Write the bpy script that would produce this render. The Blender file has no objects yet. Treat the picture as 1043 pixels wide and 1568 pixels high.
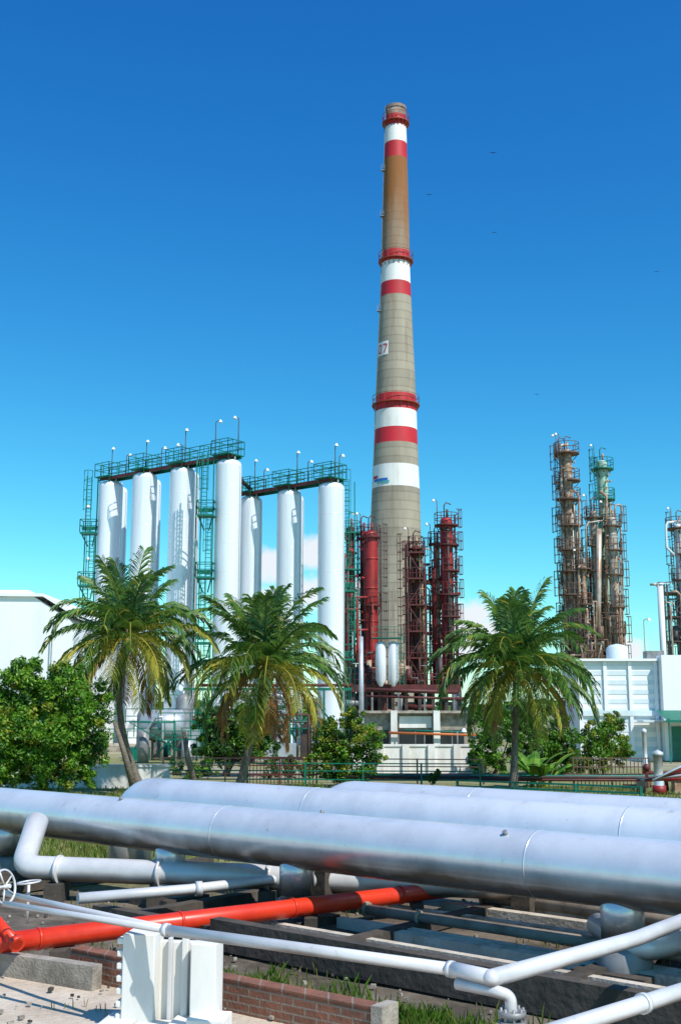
import bpy, math, random
from mathutils import Vector, Matrix
import mathutils
random.seed(11)
sc=bpy.context.scene
sc.view_settings.view_transform='Standard'
sc.view_settings.look='None'
sc.view_settings.exposure=0
R=math.radians
# ---------------- survey helpers (camera station at origin, eye 3.4 m) -------------
F=1700.0; CX=521.5; CY=784.0; PT=R(10.04); EYE=3.4
cp,sp=math.cos(PT),math.sin(PT)
def ray(u,v):
    a=(u-CX)/F; b=(CY-v)/F
    return a, cp-b*sp, sp+b*cp
def at(u,v,Y):
    a,dy,dz=ray(u,v); t=Y/dy
    return Vector((a*t,Y,EYE+dz*t))
def onz(u,v,z):
    a,dy,dz=ray(u,v); t=(z-EYE)/dz
    return Vector((a*t,dy*t,z))
def wid(px,v,Y):
    return px/F*Y/ray(0,v)[1]
# ---------------- mesh builder -------------
class MB:
    def __init__(s): s.v=[];s.f=[];s.m=[];s.s=[]
    def face(s,idx,m=0,sm=False): s.f.append(idx); s.m.append(m); s.s.append(sm)
    def poly(s,pts,m=0):
        b=len(s.v); s.v+= [tuple(p) for p in pts]; s.face(tuple(range(b,b+len(pts))),m)
    def tube(s,pts,r,n=8,m=0,caps=True,sm=True):
        pts=[Vector(p) for p in pts]
        rs=r if isinstance(r,(list,tuple)) else [r]*len(pts)
        b=len(s.v); N=len(pts); up=None
        for i,p in enumerate(pts):
            if i==0: d=pts[1]-pts[0]
            elif i==N-1: d=pts[-1]-pts[-2]
            else: d=(pts[i]-pts[i-1]).normalized()+(pts[i+1]-pts[i]).normalized()
            if d.length<1e-9: d=Vector((0,0,1))
            d.normalize()
            if up is None:
                up=Vector((0,0,1)) if abs(d.z)<.9 else Vector((0,1,0))
            x=d.cross(up)
            if x.length<1e-4: x=d.cross(Vector((1,0,0)))
            x.normalize(); y=x.cross(d).normalized(); up=y
            for k in range(n):
                a=2*math.pi*k/n+ (math.pi/4 if n==4 else 0)
                s.v.append(tuple(p+(x*math.cos(a)+y*math.sin(a))*rs[i]))
        for i in range(N-1):
            for k in range(n):
                k2=(k+1)%n
                s.face((b+i*n+k,b+i*n+k2,b+(i+1)*n+k2,b+(i+1)*n+k),m,sm and n>4)
        if caps:
            s.face(tuple(b+k for k in range(n))[::-1],m)
            s.face(tuple(b+(N-1)*n+k for k in range(n)),m)
    def cyl(s,a,b_,r0,r1=None,n=12,m=0,caps=True):
        s.tube([a,b_],[r0,r0 if r1 is None else r1],n,m,caps)
    def bar(s,a,b_,w=.04,m=0): s.tube([a,b_],w*.7,4,m)
    def box(s,c,sz,rz=0,m=0):
        c=Vector(c); hx,hy,hz=sz[0]/2,sz[1]/2,sz[2]/2
        M=Matrix.Rotation(rz,3,'Z'); b=len(s.v)
        for z in(-hz,hz):
            for x,y in((-hx,-hy),(hx,-hy),(hx,hy),(-hx,hy)):
                s.v.append(tuple(c+M@Vector((x,y,z))))
        for q in((0,3,2,1),(4,5,6,7),(0,1,5,4),(1,2,6,5),(2,3,7,6),(3,0,4,7)):
            s.face(tuple(b+i for i in q),m)
    def lathe(s,c,prof,n=32,m=0,ms=None,centres=None,cap=True):
        b=len(s.v)
        for i,(r,z) in enumerate(prof):
            cx,cy=(c[0],c[1]) if centres is None else centres[i]
            for k in range(n):
                a=2*math.pi*k/n
                s.v.append((cx+r*math.cos(a),cy+r*math.sin(a),z))
        for i in range(len(prof)-1):
            mm=m if ms is None else ms[i]
            for k in range(n):
                k2=(k+1)%n
                s.face((b+i*n+k,b+i*n+k2,b+(i+1)*n+k2,b+(i+1)*n+k),mm,True)
        if cap: s.face(tuple(b+(len(prof)-1)*n+k for k in range(n)),m if ms is None else ms[-1])
    def ringdeck(s,c,ri,ro,z,h=.12,m=0,a0=0,a1=2*math.pi,n=20,rail=1.1,mr=None,rw=.03):
        mr=m if mr is None else mr
        b=len(s.v)
        for k in range(n+1):
            a=a0+(a1-a0)*k/n
            for r,zz in((ri,z),(ro,z),(ro,z+h),(ri,z+h)):
                s.v.append((c[0]+r*math.cos(a),c[1]+r*math.sin(a),zz))
        for k in range(n):
            o=b+4*k
            for j in range(4):
                j2=(j+1)%4
                s.face((o+j,o+4+j,o+4+j2,o+j2),m)
        if rail:
            P=[Vector((c[0]+ro*.97*math.cos(a0+(a1-a0)*k/n),c[1]+ro*.97*math.sin(a0+(a1-a0)*k/n),z+h)) for k in range(n+1)]
            for hh in(rail*.5,rail):
                for k in range(n): s.bar(P[k]+Vector((0,0,hh)),P[k+1]+Vector((0,0,hh)),rw,mr)
            for k in range(0,n+1,2): s.bar(P[k],P[k]+Vector((0,0,rail)),rw,mr)
    def railing(s,pts,h=1.1,step=1.5,w=.04,m=0,kick=True):
        pts=[Vector(p) for p in pts]
        for a,b_ in zip(pts,pts[1:]):
            for hh in(h*.5,h): s.bar(a+Vector((0,0,hh)),b_+Vector((0,0,hh)),w,m)
            n=max(1,int((b_-a).length/step))
            for i in range(n+1):
                p=a.lerp(b_,i/n); s.bar(p,p+Vector((0,0,h)),w,m)
    def ladder(s,x,y,z0,z1,face=(0,-1),w=.25,m=0,cage=True,t=.03):
        f=Vector((face[0],face[1],0)).normalized(); sd=Vector((-f.y,f.x,0))
        p=Vector((x,y,0))
        for k in(-1,1): s.bar(p+sd*k*w+Vector((0,0,z0)),p+sd*k*w+Vector((0,0,z1)),t*1.4,m)
        z=z0+.3
        while z<z1: s.bar(p-sd*w+Vector((0,0,z)),p+sd*w+Vector((0,0,z)),t,m); z+=.35
        if cage:
            z=z0+2.2; cr=.38
            hoops=[]
            while z<=z1+.9:
                P=[p+f*(cr+cr*math.sin(a))*.95+sd*cr*math.cos(a)+Vector((0,0,z)) for a in [R(-20+220*i/6) for i in range(7)]]
                for a,b_ in zip(P,P[1:]): s.bar(a,b_,t,m)
                hoops.append(P); z+=.9
            if len(hoops)>1:
                for j in(1,3,5): s.bar(hoops[0][j],hoops[-1][j],t,m)
    def sphere(s,c,r,m=0,n=8,sz=1.0):
        c=Vector(c); prof=[]
        for i in range(n//2+1):
            a=-math.pi/2+math.pi*i/(n//2)
            prof.append((max(.001,r*math.cos(a)),c.z+r*sz*math.sin(a)))
        s.lathe(c,prof,n,m)
    def build(s,name,mats,parent=None):
        me=bpy.data.meshes.new(name); me.from_pydata(s.v,[],s.f)
        for m in mats: me.materials.append(m)
        me.polygons.foreach_set('material_index',s.m)
        me.polygons.foreach_set('use_smooth',s.s)
        me.update()
        o=bpy.data.objects.new(name,me); sc.collection.objects.link(o)
        if parent: o.parent=parent
        return o
def empty(name):
    o=bpy.data.objects.new(name,None); sc.collection.objects.link(o); return o
# ---------------- materials -------------
def nt(name):
    m=bpy.data.materials.new(name); m.use_nodes=True
    t=m.node_tree; t.nodes.clear(); return m,t
def mk(name,c1,c2=None,rough=.6,metal=0,scale=1.5,stretch=(1,1,1),lo=.4,hi=.65,bump=0,bscale=20,c3=None,s3=.3,lo3=.55,hi3=.7,detail=6):
    m,t=nt(name); N=t.nodes; L=t.links
    out=N.new('ShaderNodeOutputMaterial'); b=N.new('ShaderNodeBsdfPrincipled')
    L.new(b.outputs[0],out.inputs[0])
    b.inputs['Roughness'].default_value=rough; b.inputs['Metallic'].default_value=metal
    tc=N.new('ShaderNodeTexCoord')
    mp=N.new('ShaderNodeMapping'); mp.inputs['Scale'].default_value=stretch
    L.new(tc.outputs['Object'],mp.inputs[0])
    if c2 is None: c2=tuple(x*.75 for x in c1)
    nz=N.new('ShaderNodeTexNoise'); nz.inputs['Scale'].default_value=scale; nz.inputs['Detail'].default_value=detail; nz.inputs['Roughness'].default_value=.65
    L.new(mp.outputs[0],nz.inputs['Vector'])
    rp=N.new('ShaderNodeMapRange'); rp.inputs[1].default_value=lo; rp.inputs[2].default_value=hi
    L.new(nz.outputs['Fac'],rp.inputs[0])
    mx=N.new('ShaderNodeMix'); mx.data_type='RGBA'
    mx.inputs[6].default_value=(*c1,1); mx.inputs[7].default_value=(*c2,1)
    L.new(rp.outputs[0],mx.inputs[0]); col=mx.outputs[2]
    if c3:
        n3=N.new('ShaderNodeTexNoise'); n3.inputs['Scale'].default_value=s3; n3.inputs['Detail'].default_value=8; n3.inputs['Roughness'].default_value=.7
        L.new(mp.outputs[0],n3.inputs['Vector'])
        r3=N.new('ShaderNodeMapRange'); r3.inputs[1].default_value=lo3; r3.inputs[2].default_value=hi3
        L.new(n3.outputs['Fac'],r3.inputs[0])
        m3=N.new('ShaderNodeMix'); m3.data_type='RGBA'; m3.inputs[7].default_value=(*c3,1)
        L.new(r3.outputs[0],m3.inputs[0]); L.new(col,m3.inputs[6]); col=m3.outputs[2]
    L.new(col,b.inputs['Base Color'])
    if bump:
        nb=N.new('ShaderNodeTexNoise'); nb.inputs['Scale'].default_value=bscale; nb.inputs['Detail'].default_value=5
        L.new(tc.outputs['Object'],nb.inputs['Vector'])
        bm=N.new('ShaderNodeBump'); bm.inputs['Strength'].default_value=bump; bm.inputs['Distance'].default_value=.05
        L.new(nb.outputs['Fac'],bm.inputs['Height']); L.new(bm.outputs[0],b.inputs['Normal'])
    m['bsdf']=b.name
    return m
def leaf(name,c1,c2,scale=1.2,tr=.35):
    m,t=nt(name); N=t.nodes; L=t.links
    out=N.new('ShaderNodeOutputMaterial'); d=N.new('ShaderNodeBsdfPrincipled'); d.inputs['Roughness'].default_value=.42
    tr_=N.new('ShaderNodeBsdfTranslucent'); ms=N.new('ShaderNodeMixShader'); ms.inputs[0].default_value=tr
    g=N.new('ShaderNodeNewGeometry')
    nz=N.new('ShaderNodeTexNoise'); nz.inputs['Scale'].default_value=scale; nz.inputs['Detail'].default_value=3
    L.new(g.outputs['Position'],nz.inputs['Vector'])
    ad=N.new('ShaderNodeMath'); ad.operation='ADD'
    L.new(nz.outputs['Fac'],ad.inputs[0])
    mu=N.new('ShaderNodeMath'); mu.operation='MULTIPLY_ADD'; mu.inputs[1].default_value=.5; mu.inputs[2].default_value=-.25
    L.new(g.outputs['Random Per Island'],mu.inputs[0]); L.new(mu.outputs[0],ad.inputs[1])
    rp=N.new('ShaderNodeMapRange'); rp.inputs[1].default_value=.3; rp.inputs[2].default_value=.7; L.new(ad.outputs[0],rp.inputs[0])
    mx=N.new('ShaderNodeMix'); mx.data_type='RGBA'; mx.inputs[6].default_value=(*c1,1); mx.inputs[7].default_value=(*c2,1)
    L.new(rp.outputs[0],mx.inputs[0])
    L.new(mx.outputs[2],d.inputs['Base Color']); L.new(mx.outputs[2],tr_.inputs[0])
    L.new(d.outputs[0],ms.inputs[1]); L.new(tr_.outputs[0],ms.inputs[2]); L.new(ms.outputs[0],out.inputs[0])
    return m
M_white=mk('white_paint',(.84,.84,.84),(.74,.75,.76),.45,scale=.8,stretch=(1,1,.12),lo=.5,hi=.8)
M_silo=mk('silo_paint',(.78,.80,.83),(.60,.64,.70),.26,.10,scale=1.1,stretch=(1,1,.07),lo=.46,hi=.82,c3=(.42,.37,.31),s3=2.2,lo3=.64,hi3=.82)
M_green=mk('green_paint',(.0,.17,.11),(.0,.11,.075),.5,scale=3)
M_red=mk('red_process_paint',(.40,.02,.018),(.18,.015,.015),.5,scale=1.2,stretch=(1,1,.3),c3=(.06,.02,.02),s3=1.6)
M_maroon=mk('maroon_steel',(.13,.02,.018),(.05,.015,.013),.6,scale=2)
M_dark=mk('dark_steel',(.035,.03,.03),(.08,.05,.04),.6,scale=2)
M_rail=mk('rusty_rail',(.17,.095,.06),(.08,.045,.035),.6,scale=3)
M_rust=mk('rusty_insulation',(.38,.22,.13),(.20,.10,.06),.6,scale=1.6,c3=(.52,.44,.36),s3=2.4,lo3=.5,hi3=.62)
M_rsteel=mk('weathered_cladding',(.52,.46,.39),(.32,.2,.13),.45,.2,scale=1.4,stretch=(1,1,.4),lo=.45,hi=.6)
M_gcol=mk('pale_green_cladding',(.42,.58,.48),(.25,.40,.30),.5,scale=2)
M_grey=mk('grey_steel',(.26,.265,.27),(.15,.15,.15),.5,.2,scale=2)
M_black=mk('black_feather',(.012,.012,.013),None,.8)
M_conc=mk('concrete',(.42,.37,.31),(.24,.21,.17),.9,scale=2.5,bump=.4,bscale=30,c3=(.12,.10,.08),s3=1.2,lo3=.48,hi3=.68)
M_concd=mk('dark_concrete',(.085,.068,.055),(.045,.038,.03),.9,scale=1.6,bump=.4,bscale=9,c3=(.20,.165,.13),s3=.9,lo3=.58,hi3=.78,detail=3)
M_wall=mk('limewash_wall',(.80,.79,.76),(.64,.61,.56),.8,scale=1.2,stretch=(1,1,.3),c3=(.38,.33,.26),s3=1.5,lo3=.62,hi3=.75)
M_bark=mk('palm_bark',(.20,.17,.135),(.10,.08,.065),.9,scale=6,stretch=(1,1,4),bump=.6,bscale=14)
M_bark2=mk('bark',(.12,.095,.075),(.06,.048,.038),.9,scale=6,bump=.6)
M_pink=mk('fire_red_paint',(.70,.04,.012),(.54,.022,.01),.35,scale=2.5,lo=.45,hi=.8,c3=(.22,.03,.015),s3=3,lo3=.58,hi3=.72)
M_orange=mk('orange_primer',(.55,.16,.04),(.4,.1,.03),.6)
M_glass=mk('window_glass',(.03,.035,.04),(.02,.025,.03),.2)
M_paleblue=mk('pale_blue_panel',(.66,.74,.77),(.55,.63,.67),.5,scale=1,stretch=(1,1,.2))
M_nut=mk('coconut_husk',(.55,.20,.03),(.30,.24,.04),.5,scale=4)
def silver(name,c1=(.76,.78,.82),c2=(.58,.60,.65),rough=.24,metal=.35,grime_shade=(.10,.07,.05),g0=.02,g1=-.62):
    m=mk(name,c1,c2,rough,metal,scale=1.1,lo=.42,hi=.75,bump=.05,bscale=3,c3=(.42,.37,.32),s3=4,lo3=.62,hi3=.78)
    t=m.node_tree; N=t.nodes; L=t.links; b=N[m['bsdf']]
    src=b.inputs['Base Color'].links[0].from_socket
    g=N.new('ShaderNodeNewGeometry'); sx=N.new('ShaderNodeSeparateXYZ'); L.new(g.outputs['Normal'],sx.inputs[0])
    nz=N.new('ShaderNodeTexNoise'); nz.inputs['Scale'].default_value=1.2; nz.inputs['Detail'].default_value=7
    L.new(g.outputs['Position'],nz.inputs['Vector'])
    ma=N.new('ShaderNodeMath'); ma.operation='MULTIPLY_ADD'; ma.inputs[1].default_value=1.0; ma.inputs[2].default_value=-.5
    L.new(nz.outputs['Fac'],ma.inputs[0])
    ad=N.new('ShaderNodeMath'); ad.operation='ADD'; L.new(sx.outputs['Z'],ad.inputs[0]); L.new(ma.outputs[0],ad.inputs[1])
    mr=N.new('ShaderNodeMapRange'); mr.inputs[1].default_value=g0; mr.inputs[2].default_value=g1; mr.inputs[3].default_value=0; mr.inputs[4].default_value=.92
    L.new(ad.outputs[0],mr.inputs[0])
    mx=N.new('ShaderNodeMix'); mx.data_type='RGBA'; mx.inputs[7].default_value=(*grime_shade,1)  # underside grime, browned further to paint in the pipe's shaded lower half
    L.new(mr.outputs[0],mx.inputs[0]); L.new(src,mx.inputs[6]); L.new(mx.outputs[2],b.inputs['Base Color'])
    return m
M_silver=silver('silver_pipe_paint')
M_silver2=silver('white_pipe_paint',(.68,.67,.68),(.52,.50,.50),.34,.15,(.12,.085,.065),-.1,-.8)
M_vessel=mk('vessel_grey',(.46,.49,.52),(.33,.35,.38),.4,.25,scale=1.5)
def brickmat():
    m=mk('brick',(.26,.10,.06),(.15,.07,.045),.9,scale=4,bump=.3)
    t=m.node_tree; N=t.nodes; L=t.links; b=N[m['bsdf']]
    src=b.inputs['Base Color'].links[0].from_socket
    br=N.new('ShaderNodeTexBrick'); br.inputs['Scale'].default_value=1.0
    br.inputs['Brick Width'].default_value=.26; br.inputs['Row Height'].default_value=.085; br.inputs['Mortar Size'].default_value=.009
    br.inputs['Mortar'].default_value=(.24,.20,.16,1)
    tc=N.new('ShaderNodeTexCoord'); mp=N.new('ShaderNodeMapping'); mp.inputs['Rotation'].default_value=(R(90),0,0)
    L.new(tc.outputs['Object'],mp.inputs[0]); L.new(mp.outputs[0],br.inputs['Vector'])
    L.new(src,br.inputs['Color1']); L.new(src,br.inputs['Color2'])
    L.new(br.outputs[0],b.inputs['Base Color']); return m
M_brick=brickmat()
zt=at(606,165,150).z; zst=at(606,330,150).z
def chimmat(name,c1,c2,stain=True):
    m=mk(name,c1,c2,.85,scale=.5,stretch=(1,1,.14),lo=.35,hi=.7,bump=.15,bscale=2,c3=(.17,.125,.085),s3=.9,lo3=.52,hi3=.78)
    t=m.node_tree; N=t.nodes; L=t.links; b=N[m['bsdf']]
    src=b.inputs['Base Color'].links[0].from_socket
    tc=N.new('ShaderNodeTexCoord'); sx=N.new('ShaderNodeSeparateXYZ'); L.new(tc.outputs['Object'],sx.inputs[0])
    mo=N.new('ShaderNodeMath'); mo.operation='PINGPONG'; mo.inputs[1].default_value=.62; L.new(sx.outputs['Z'],mo.inputs[0])
    mr=N.new('ShaderNodeMapRange'); mr.inputs[1].default_value=0; mr.inputs[2].default_value=.14; mr.inputs[3].default_value=.72; mr.inputs[4].default_value=1
    L.new(mo.outputs[0],mr.inputs[0])
    fl=N.new('ShaderNodeMath'); fl.operation='SNAP'; fl.inputs[1].default_value=1.24; L.new(sx.outputs['Z'],fl.inputs[0])
    wn=N.new('ShaderNodeTexWhiteNoise'); wn.noise_dimensions='1D'; L.new(fl.outputs[0],wn.inputs['W'])
    mr2=N.new('ShaderNodeMapRange'); mr2.inputs[3].default_value=.84; mr2.inputs[4].default_value=1.08; L.new(wn.outputs[0],mr2.inputs[0])
    mm=N.new('ShaderNodeMath'); mm.operation='MULTIPLY'; L.new(mr.outputs[0],mm.inputs[0]); L.new(mr2.outputs[0],mm.inputs[1])
    vm=N.new('ShaderNodeVectorMath'); vm.operation='SCALE'; L.new(src,vm.inputs[0]); L.new(mm.outputs[0],vm.inputs['Scale'])
    col=vm.outputs[0]
    if stain:
        nz=N.new('ShaderNodeTexNoise'); nz.inputs['Scale'].default_value=.8; nz.inputs['Detail'].default_value=5
        mp=N.new('ShaderNodeMapping'); mp.inputs['Scale'].default_value=(1,1,.12); L.new(tc.outputs['Object'],mp.inputs[0]); L.new(mp.outputs[0],nz.inputs[0])
        ma=N.new('ShaderNodeMath'); ma.operation='MULTIPLY_ADD'; ma.inputs[1].default_value=24; L.new(nz.outputs['Fac'],ma.inputs[0]); L.new(sx.outputs['Z'],ma.inputs[2])
        ms=N.new('ShaderNodeMapRange'); ms.inputs[1].default_value=zst-2; ms.inputs[2].default_value=zst+16; ms.inputs[4].default_value=1.0; L.new(ma.outputs[0],ms.inputs[0])
        mx=N.new('ShaderNodeMix'); mx.data_type='RGBA'; mx.inputs[7].default_value=(.27,.10,.024,1)
        L.new(ms.outputs[0],mx.inputs[0]); L.new(col,mx.inputs[6]); col=mx.outputs[2]
    L.new(col,b.inputs['Base Color']); return m
M_ch=chimmat('chimney_concrete',(.39,.335,.255),(.28,.24,.18))
M_chr=mk('chimney_red_band',(.56,.014,.026),(.42,.015,.02),.6,scale=.6,stretch=(1,1,.3))
M_chw=mk('chimney_white_band',(.80,.78,.74),(.68,.65,.60),.6,scale=.6,stretch=(1,1,.2),c3=(.5,.42,.34),s3=1.2,lo3=.6,hi3=.8)
M_soot=mk('soot_concrete',(.34,.25,.2),(.14,.1,.08),.9,scale=.8)
L_green=leaf('leaf_green',(.055,.17,.010),(.17,.36,.022))
L_dark=leaf('leaf_dark',(.02,.07,.010),(.055,.15,.02))
L_yel=leaf('leaf_yellow_green',(.20,.29,.02),(.36,.36,.04))
L_palm=leaf('palm_leaf',(.04,.11,.018),(.13,.25,.04),tr=.25)
L_palmy=leaf('palm_leaf_yellow',(.42,.36,.05),(.20,.27,.04),tr=.3)
L_dry=leaf('palm_leaf_dry',(.42,.16,.035),(.30,.19,.07),tr=.2)
L_grass=leaf('grass_blade',(.12,.18,.03),(.32,.29,.09),scale=2)
L_grassg=leaf('weed_blade',(.05,.13,.015),(.15,.28,.03),scale=2)

# ---------------- camera, light, sky -------------
cam=bpy.data.cameras.new('camera'); co=bpy.data.objects.new('camera',cam); sc.collection.objects.link(co)
cam.sensor_fit='VERTICAL'; cam.sensor_height=36; cam.lens=36*F/1568; cam.clip_end=8000
co.location=(0,0,EYE); co.rotation_euler=(R(90)+PT,0,0); sc.camera=co
AZ=R(140); EL=R(50)
S=Vector((math.sin(AZ)*math.cos(EL),math.cos(AZ)*math.cos(EL),math.sin(EL)))
sl=bpy.data.lights.new('sun','SUN'); sl.energy=5.0; sl.angle=R(.5); sl.color=(1,.955,.88)
so=bpy.data.objects.new('sun',sl); so.rotation_euler=S.to_track_quat('Z','Y').to_euler(); so.location=(20,-30,60); sc.collection.objects.link(so)
w=bpy.data.worlds.new('World'); sc.world=w; w.use_nodes=True
T=w.node_tree; N=T.nodes; L=T.links; N.clear()
wo=N.new('ShaderNodeOutputWorld'); bg=N.new('ShaderNodeBackground'); bg.inputs[1].default_value=.1; L.new(bg.outputs[0],wo.inputs[0])
sk=N.new('ShaderNodeTexSky'); sk.sky_type='NISHITA'; sk.sun_disc=False; sk.sun_elevation=EL; sk.sun_rotation=AZ; sk.air_density=1.0; sk.dust_density=.3; sk.ozone_density=3.0
sr=N.new('ShaderNodeSeparateColor'); cmb=N.new('ShaderNodeCombineColor'); L.new(sk.outputs[0],sr.inputs[0])
for i,(gam,k) in enumerate(((2.0,1.75),(1.36,2.05),(.84,1.50))):
    a1=N.new('ShaderNodeMath'); a1.operation='MULTIPLY'; a1.inputs[1].default_value=.1; L.new(sr.outputs[i],a1.inputs[0])
    a2=N.new('ShaderNodeMath'); a2.operation='POWER'; a2.inputs[1].default_value=gam; L.new(a1.outputs[0],a2.inputs[0])
    a3=N.new('ShaderNodeMath'); a3.operation='MULTIPLY'; a3.inputs[1].default_value=k*10; L.new(a2.outputs[0],a3.inputs[0])
    L.new(a3.outputs[0],cmb.inputs[i])
tc=N.new('ShaderNodeTexCoord')
nz=N.new('ShaderNodeTexNoise'); nz.inputs['Scale'].default_value=28; nz.inputs['Detail'].default_value=7; nz.inputs['Roughness'].default_value=.6
L.new(tc.outputs['Generated'],nz.inputs['Vector'])
prev=None
for (u,v,rad) in ((408,862,.04),(474,850,.034),(470,905,.04),(715,948,.04),(745,965,.03),(700,980,.04),(555,905,.03),(960,1000,.03),(420,930,.04)):
    a,dy,dz=ray(u,v); d=Vector((a,dy,dz)).normalized()
    s1=N.new('ShaderNodeVectorMath'); s1.operation='SUBTRACT'; s1.inputs[1].default_value=d; L.new(tc.outputs['Generated'],s1.inputs[0])
    s2=N.new('ShaderNodeVectorMath'); s2.operation='MULTIPLY'; s2.inputs[1].default_value=(1,1,1.5); L.new(s1.outputs[0],s2.inputs[0])
    s3=N.new('ShaderNodeVectorMath'); s3.operation='LENGTH'; L.new(s2.outputs[0],s3.inputs[0])
    m1=N.new('ShaderNodeMapRange'); m1.inputs[1].default_value=0; m1.inputs[2].default_value=rad; m1.inputs[3].default_value=1; m1.inputs[4].default_value=0
    L.new(s3.outputs['Value'],m1.inputs[0])
    if prev is None: prev=m1.outputs[0]
    else:
        mx=N.new('ShaderNodeMath'); mx.operation='MAXIMUM'; L.new(prev,mx.inputs[0]); L.new(m1.outputs[0],mx.inputs[1]); prev=mx.outputs[0]
ml=N.new('ShaderNodeMath'); ml.operation='MULTIPLY_ADD'; ml.inputs[1].default_value=1.6; L.new(nz.outputs['Fac'],ml.inputs[0])
L.new(prev,ml.inputs[2])
cr=N.new('ShaderNodeMapRange'); cr.interpolation_type='SMOOTHSTEP'; cr.inputs[1].default_value=1.02; cr.inputs[2].default_value=1.5; cr.inputs[4].default_value=.95; L.new(ml.outputs[0],cr.inputs[0])
gate=N.new('ShaderNodeMapRange'); gate.inputs[1].default_value=0; gate.inputs[2].default_value=.15; L.new(prev,gate.inputs[0])
gm=N.new('ShaderNodeMath'); gm.operation='MULTIPLY'; L.new(cr.outputs[0],gm.inputs[0]); L.new(gate.outputs[0],gm.inputs[1])
cm=N.new('ShaderNodeMix'); cm.data_type='RGBA'; cm.inputs[7].default_value=(8.8,9.2,9.8,1)
L.new(gm.outputs[0],cm.inputs[0]); L.new(cmb.outputs[0],cm.inputs[6]); L.new(cm.outputs[2],bg.inputs[0])

# ---------------- ground -------------
KP0=onz(118,1452,.3); KP1=onz(592,1545,.3)
KD=(KP1-KP0).normalized(); KN=Vector((-KD.y,KD.x,0))   # normal of the kerb, away from the path
def groundmat():
    m,t=nt('ground_soil'); N=t.nodes; L=t.links
    out=N.new('ShaderNodeOutputMaterial'); b=N.new('ShaderNodeBsdfPrincipled'); b.inputs['Roughness'].default_value=.95; L.new(b.outputs[0],out.inputs[0])
    g=N.new('ShaderNodeNewGeometry'); P=g.outputs['Position']
    def noise(s,d=6,r=.6):
        n=N.new('ShaderNodeTexNoise'); n.inputs['Scale'].default_value=s; n.inputs['Detail'].default_value=d; n.inputs['Roughness'].default_value=r; L.new(P,n.inputs['Vector']); return n.outputs['Fac']
    def rng(s,a,b_):
        r=N.new('ShaderNodeMapRange'); r.inputs[1].default_value=a; r.inputs[2].default_value=b_; L.new(s,r.inputs[0]); return r.outputs[0]
    def mix(f,a,b_):
        x=N.new('ShaderNodeMix'); x.data_type='RGBA'; L.new(f,x.inputs[0])
        for i,c in((6,a),(7,b_)):
            if isinstance(c,tuple): x.inputs[i].default_value=(*c,1)
            else: L.new(c,x.inputs[i])
        return x.outputs[2]
    sand=mix(rng(noise(1.3,8,.7),.4,.65),(.66,.56,.45),(.48,.38,.29))
    sand=mix(rng(noise(25,3),.62,.75),sand,(.30,.23,.17))
    soil_shade=mix(rng(noise(1.1,8,.7),.42,.66),(.075,.058,.042),(.22,.175,.13))  # dark soil, also painted darker for the shadow below the pipes
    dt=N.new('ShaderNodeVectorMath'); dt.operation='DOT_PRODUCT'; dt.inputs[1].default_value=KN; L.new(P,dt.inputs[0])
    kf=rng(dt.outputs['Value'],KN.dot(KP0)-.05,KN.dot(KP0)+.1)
    sand=mix(kf,sand,soil_shade)
    gr=mix(rng(noise(5,8,.7),.4,.6),(.15,.17,.05),(.30,.27,.12))
    sx=N.new('ShaderNodeSeparateXYZ'); L.new(P,sx.inputs[0])
    yy=N.new('ShaderNodeMath'); yy.operation='MULTIPLY_ADD'; yy.inputs[1].default_value=14; L.new(noise(.5,5),yy.inputs[0]); L.new(sx.outputs['Y'],yy.inputs[2])
    f=rng(yy.outputs[0],28,33)
    col=mix(f,sand,gr)
    f2=rng(noise(.06,5),.48,.6); col2=mix(f2,col,(.36,.32,.26))
    far=rng(sx.outputs['Y'],50,58); 
    col=mix(far,col,col2)
    L.new(col,b.inputs['Base Color'])
    bm=N.new('ShaderNodeBump'); bm.inputs['Strength'].default_value=.6; bm.inputs['Distance'].default_value=.06; L.new(noise(12,6,.7),bm.inputs['Height']); L.new(bm.outputs[0],b.inputs['Normal'])
    return m
g=MB()
xs=[-2500,-600,-150]+[-60+2*i for i in range(61)]+[150,600,2500]
ys=[-60,-10]+[2+1.5*i for i in range(34)]+[60,80,120,200,500,1500,5000]
for y in ys:
    for x in xs:
        z=0
        if abs(x)<=60 and 2<=y<=52: z=.07*mathutils.noise.noise(Vector((x*.3,y*.3,0)))-.03
        g.v.append((x,y,z))
for j in range(len(ys)-1):
    for i in range(len(xs)-1):
        a=j*len(xs)+i; g.face((a,a+1,a+1+len(xs),a+len(xs)),0,True)
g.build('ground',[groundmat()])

# ---------------- chimney -------------
c=MB(); Y=150
prof=[(165,15.2),(180,15.4),(197,16.2),(222,17),(246,17.6),(330,20),(388,21.2),(405,21.6),(436,22.6),(457,23.6),(540,27.5),(600,30.4),(608,30.8),(632,31.8),(660,32.8),(683,33.6),(716,35),(750,36.6),(850,40),(950,43.2),(1050,46),(1135,48)]
mt=[3,1,2,1,0,0,1,2,1,0,0,0,1,2,1,0,2,0,0,0,0]
P=[];C=[]
for v,hw in prof:
    p=at(606 if v<800 else 606-4*(v-800)/300,v,Y); P.append((wid(hw,v,Y),p.z)); C.append((p.x,p.y))
P[-1]=(P[-1][0],-.2)
P=P[::-1];C=C[::-1];ms=mt[::-1]
c.lathe((0,0),P,48,0,ms,C)
zt=P[-1][1]
ctop=C[-1]
c.ringdeck(ctop,P[-1][0]*.8,P[-1][0]+.1,zt-.5,.45,3,n=36,rail=0)
def hwat(v):
    return [ (prof[i][1]+(prof[i+1][1]-prof[i][1])*(v-prof[i][0])/(prof[i+1][0]-prof[i][0])) for i in range(len(prof)-1) if prof[i][0]<=v<=prof[i+1][0]][0]
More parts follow.
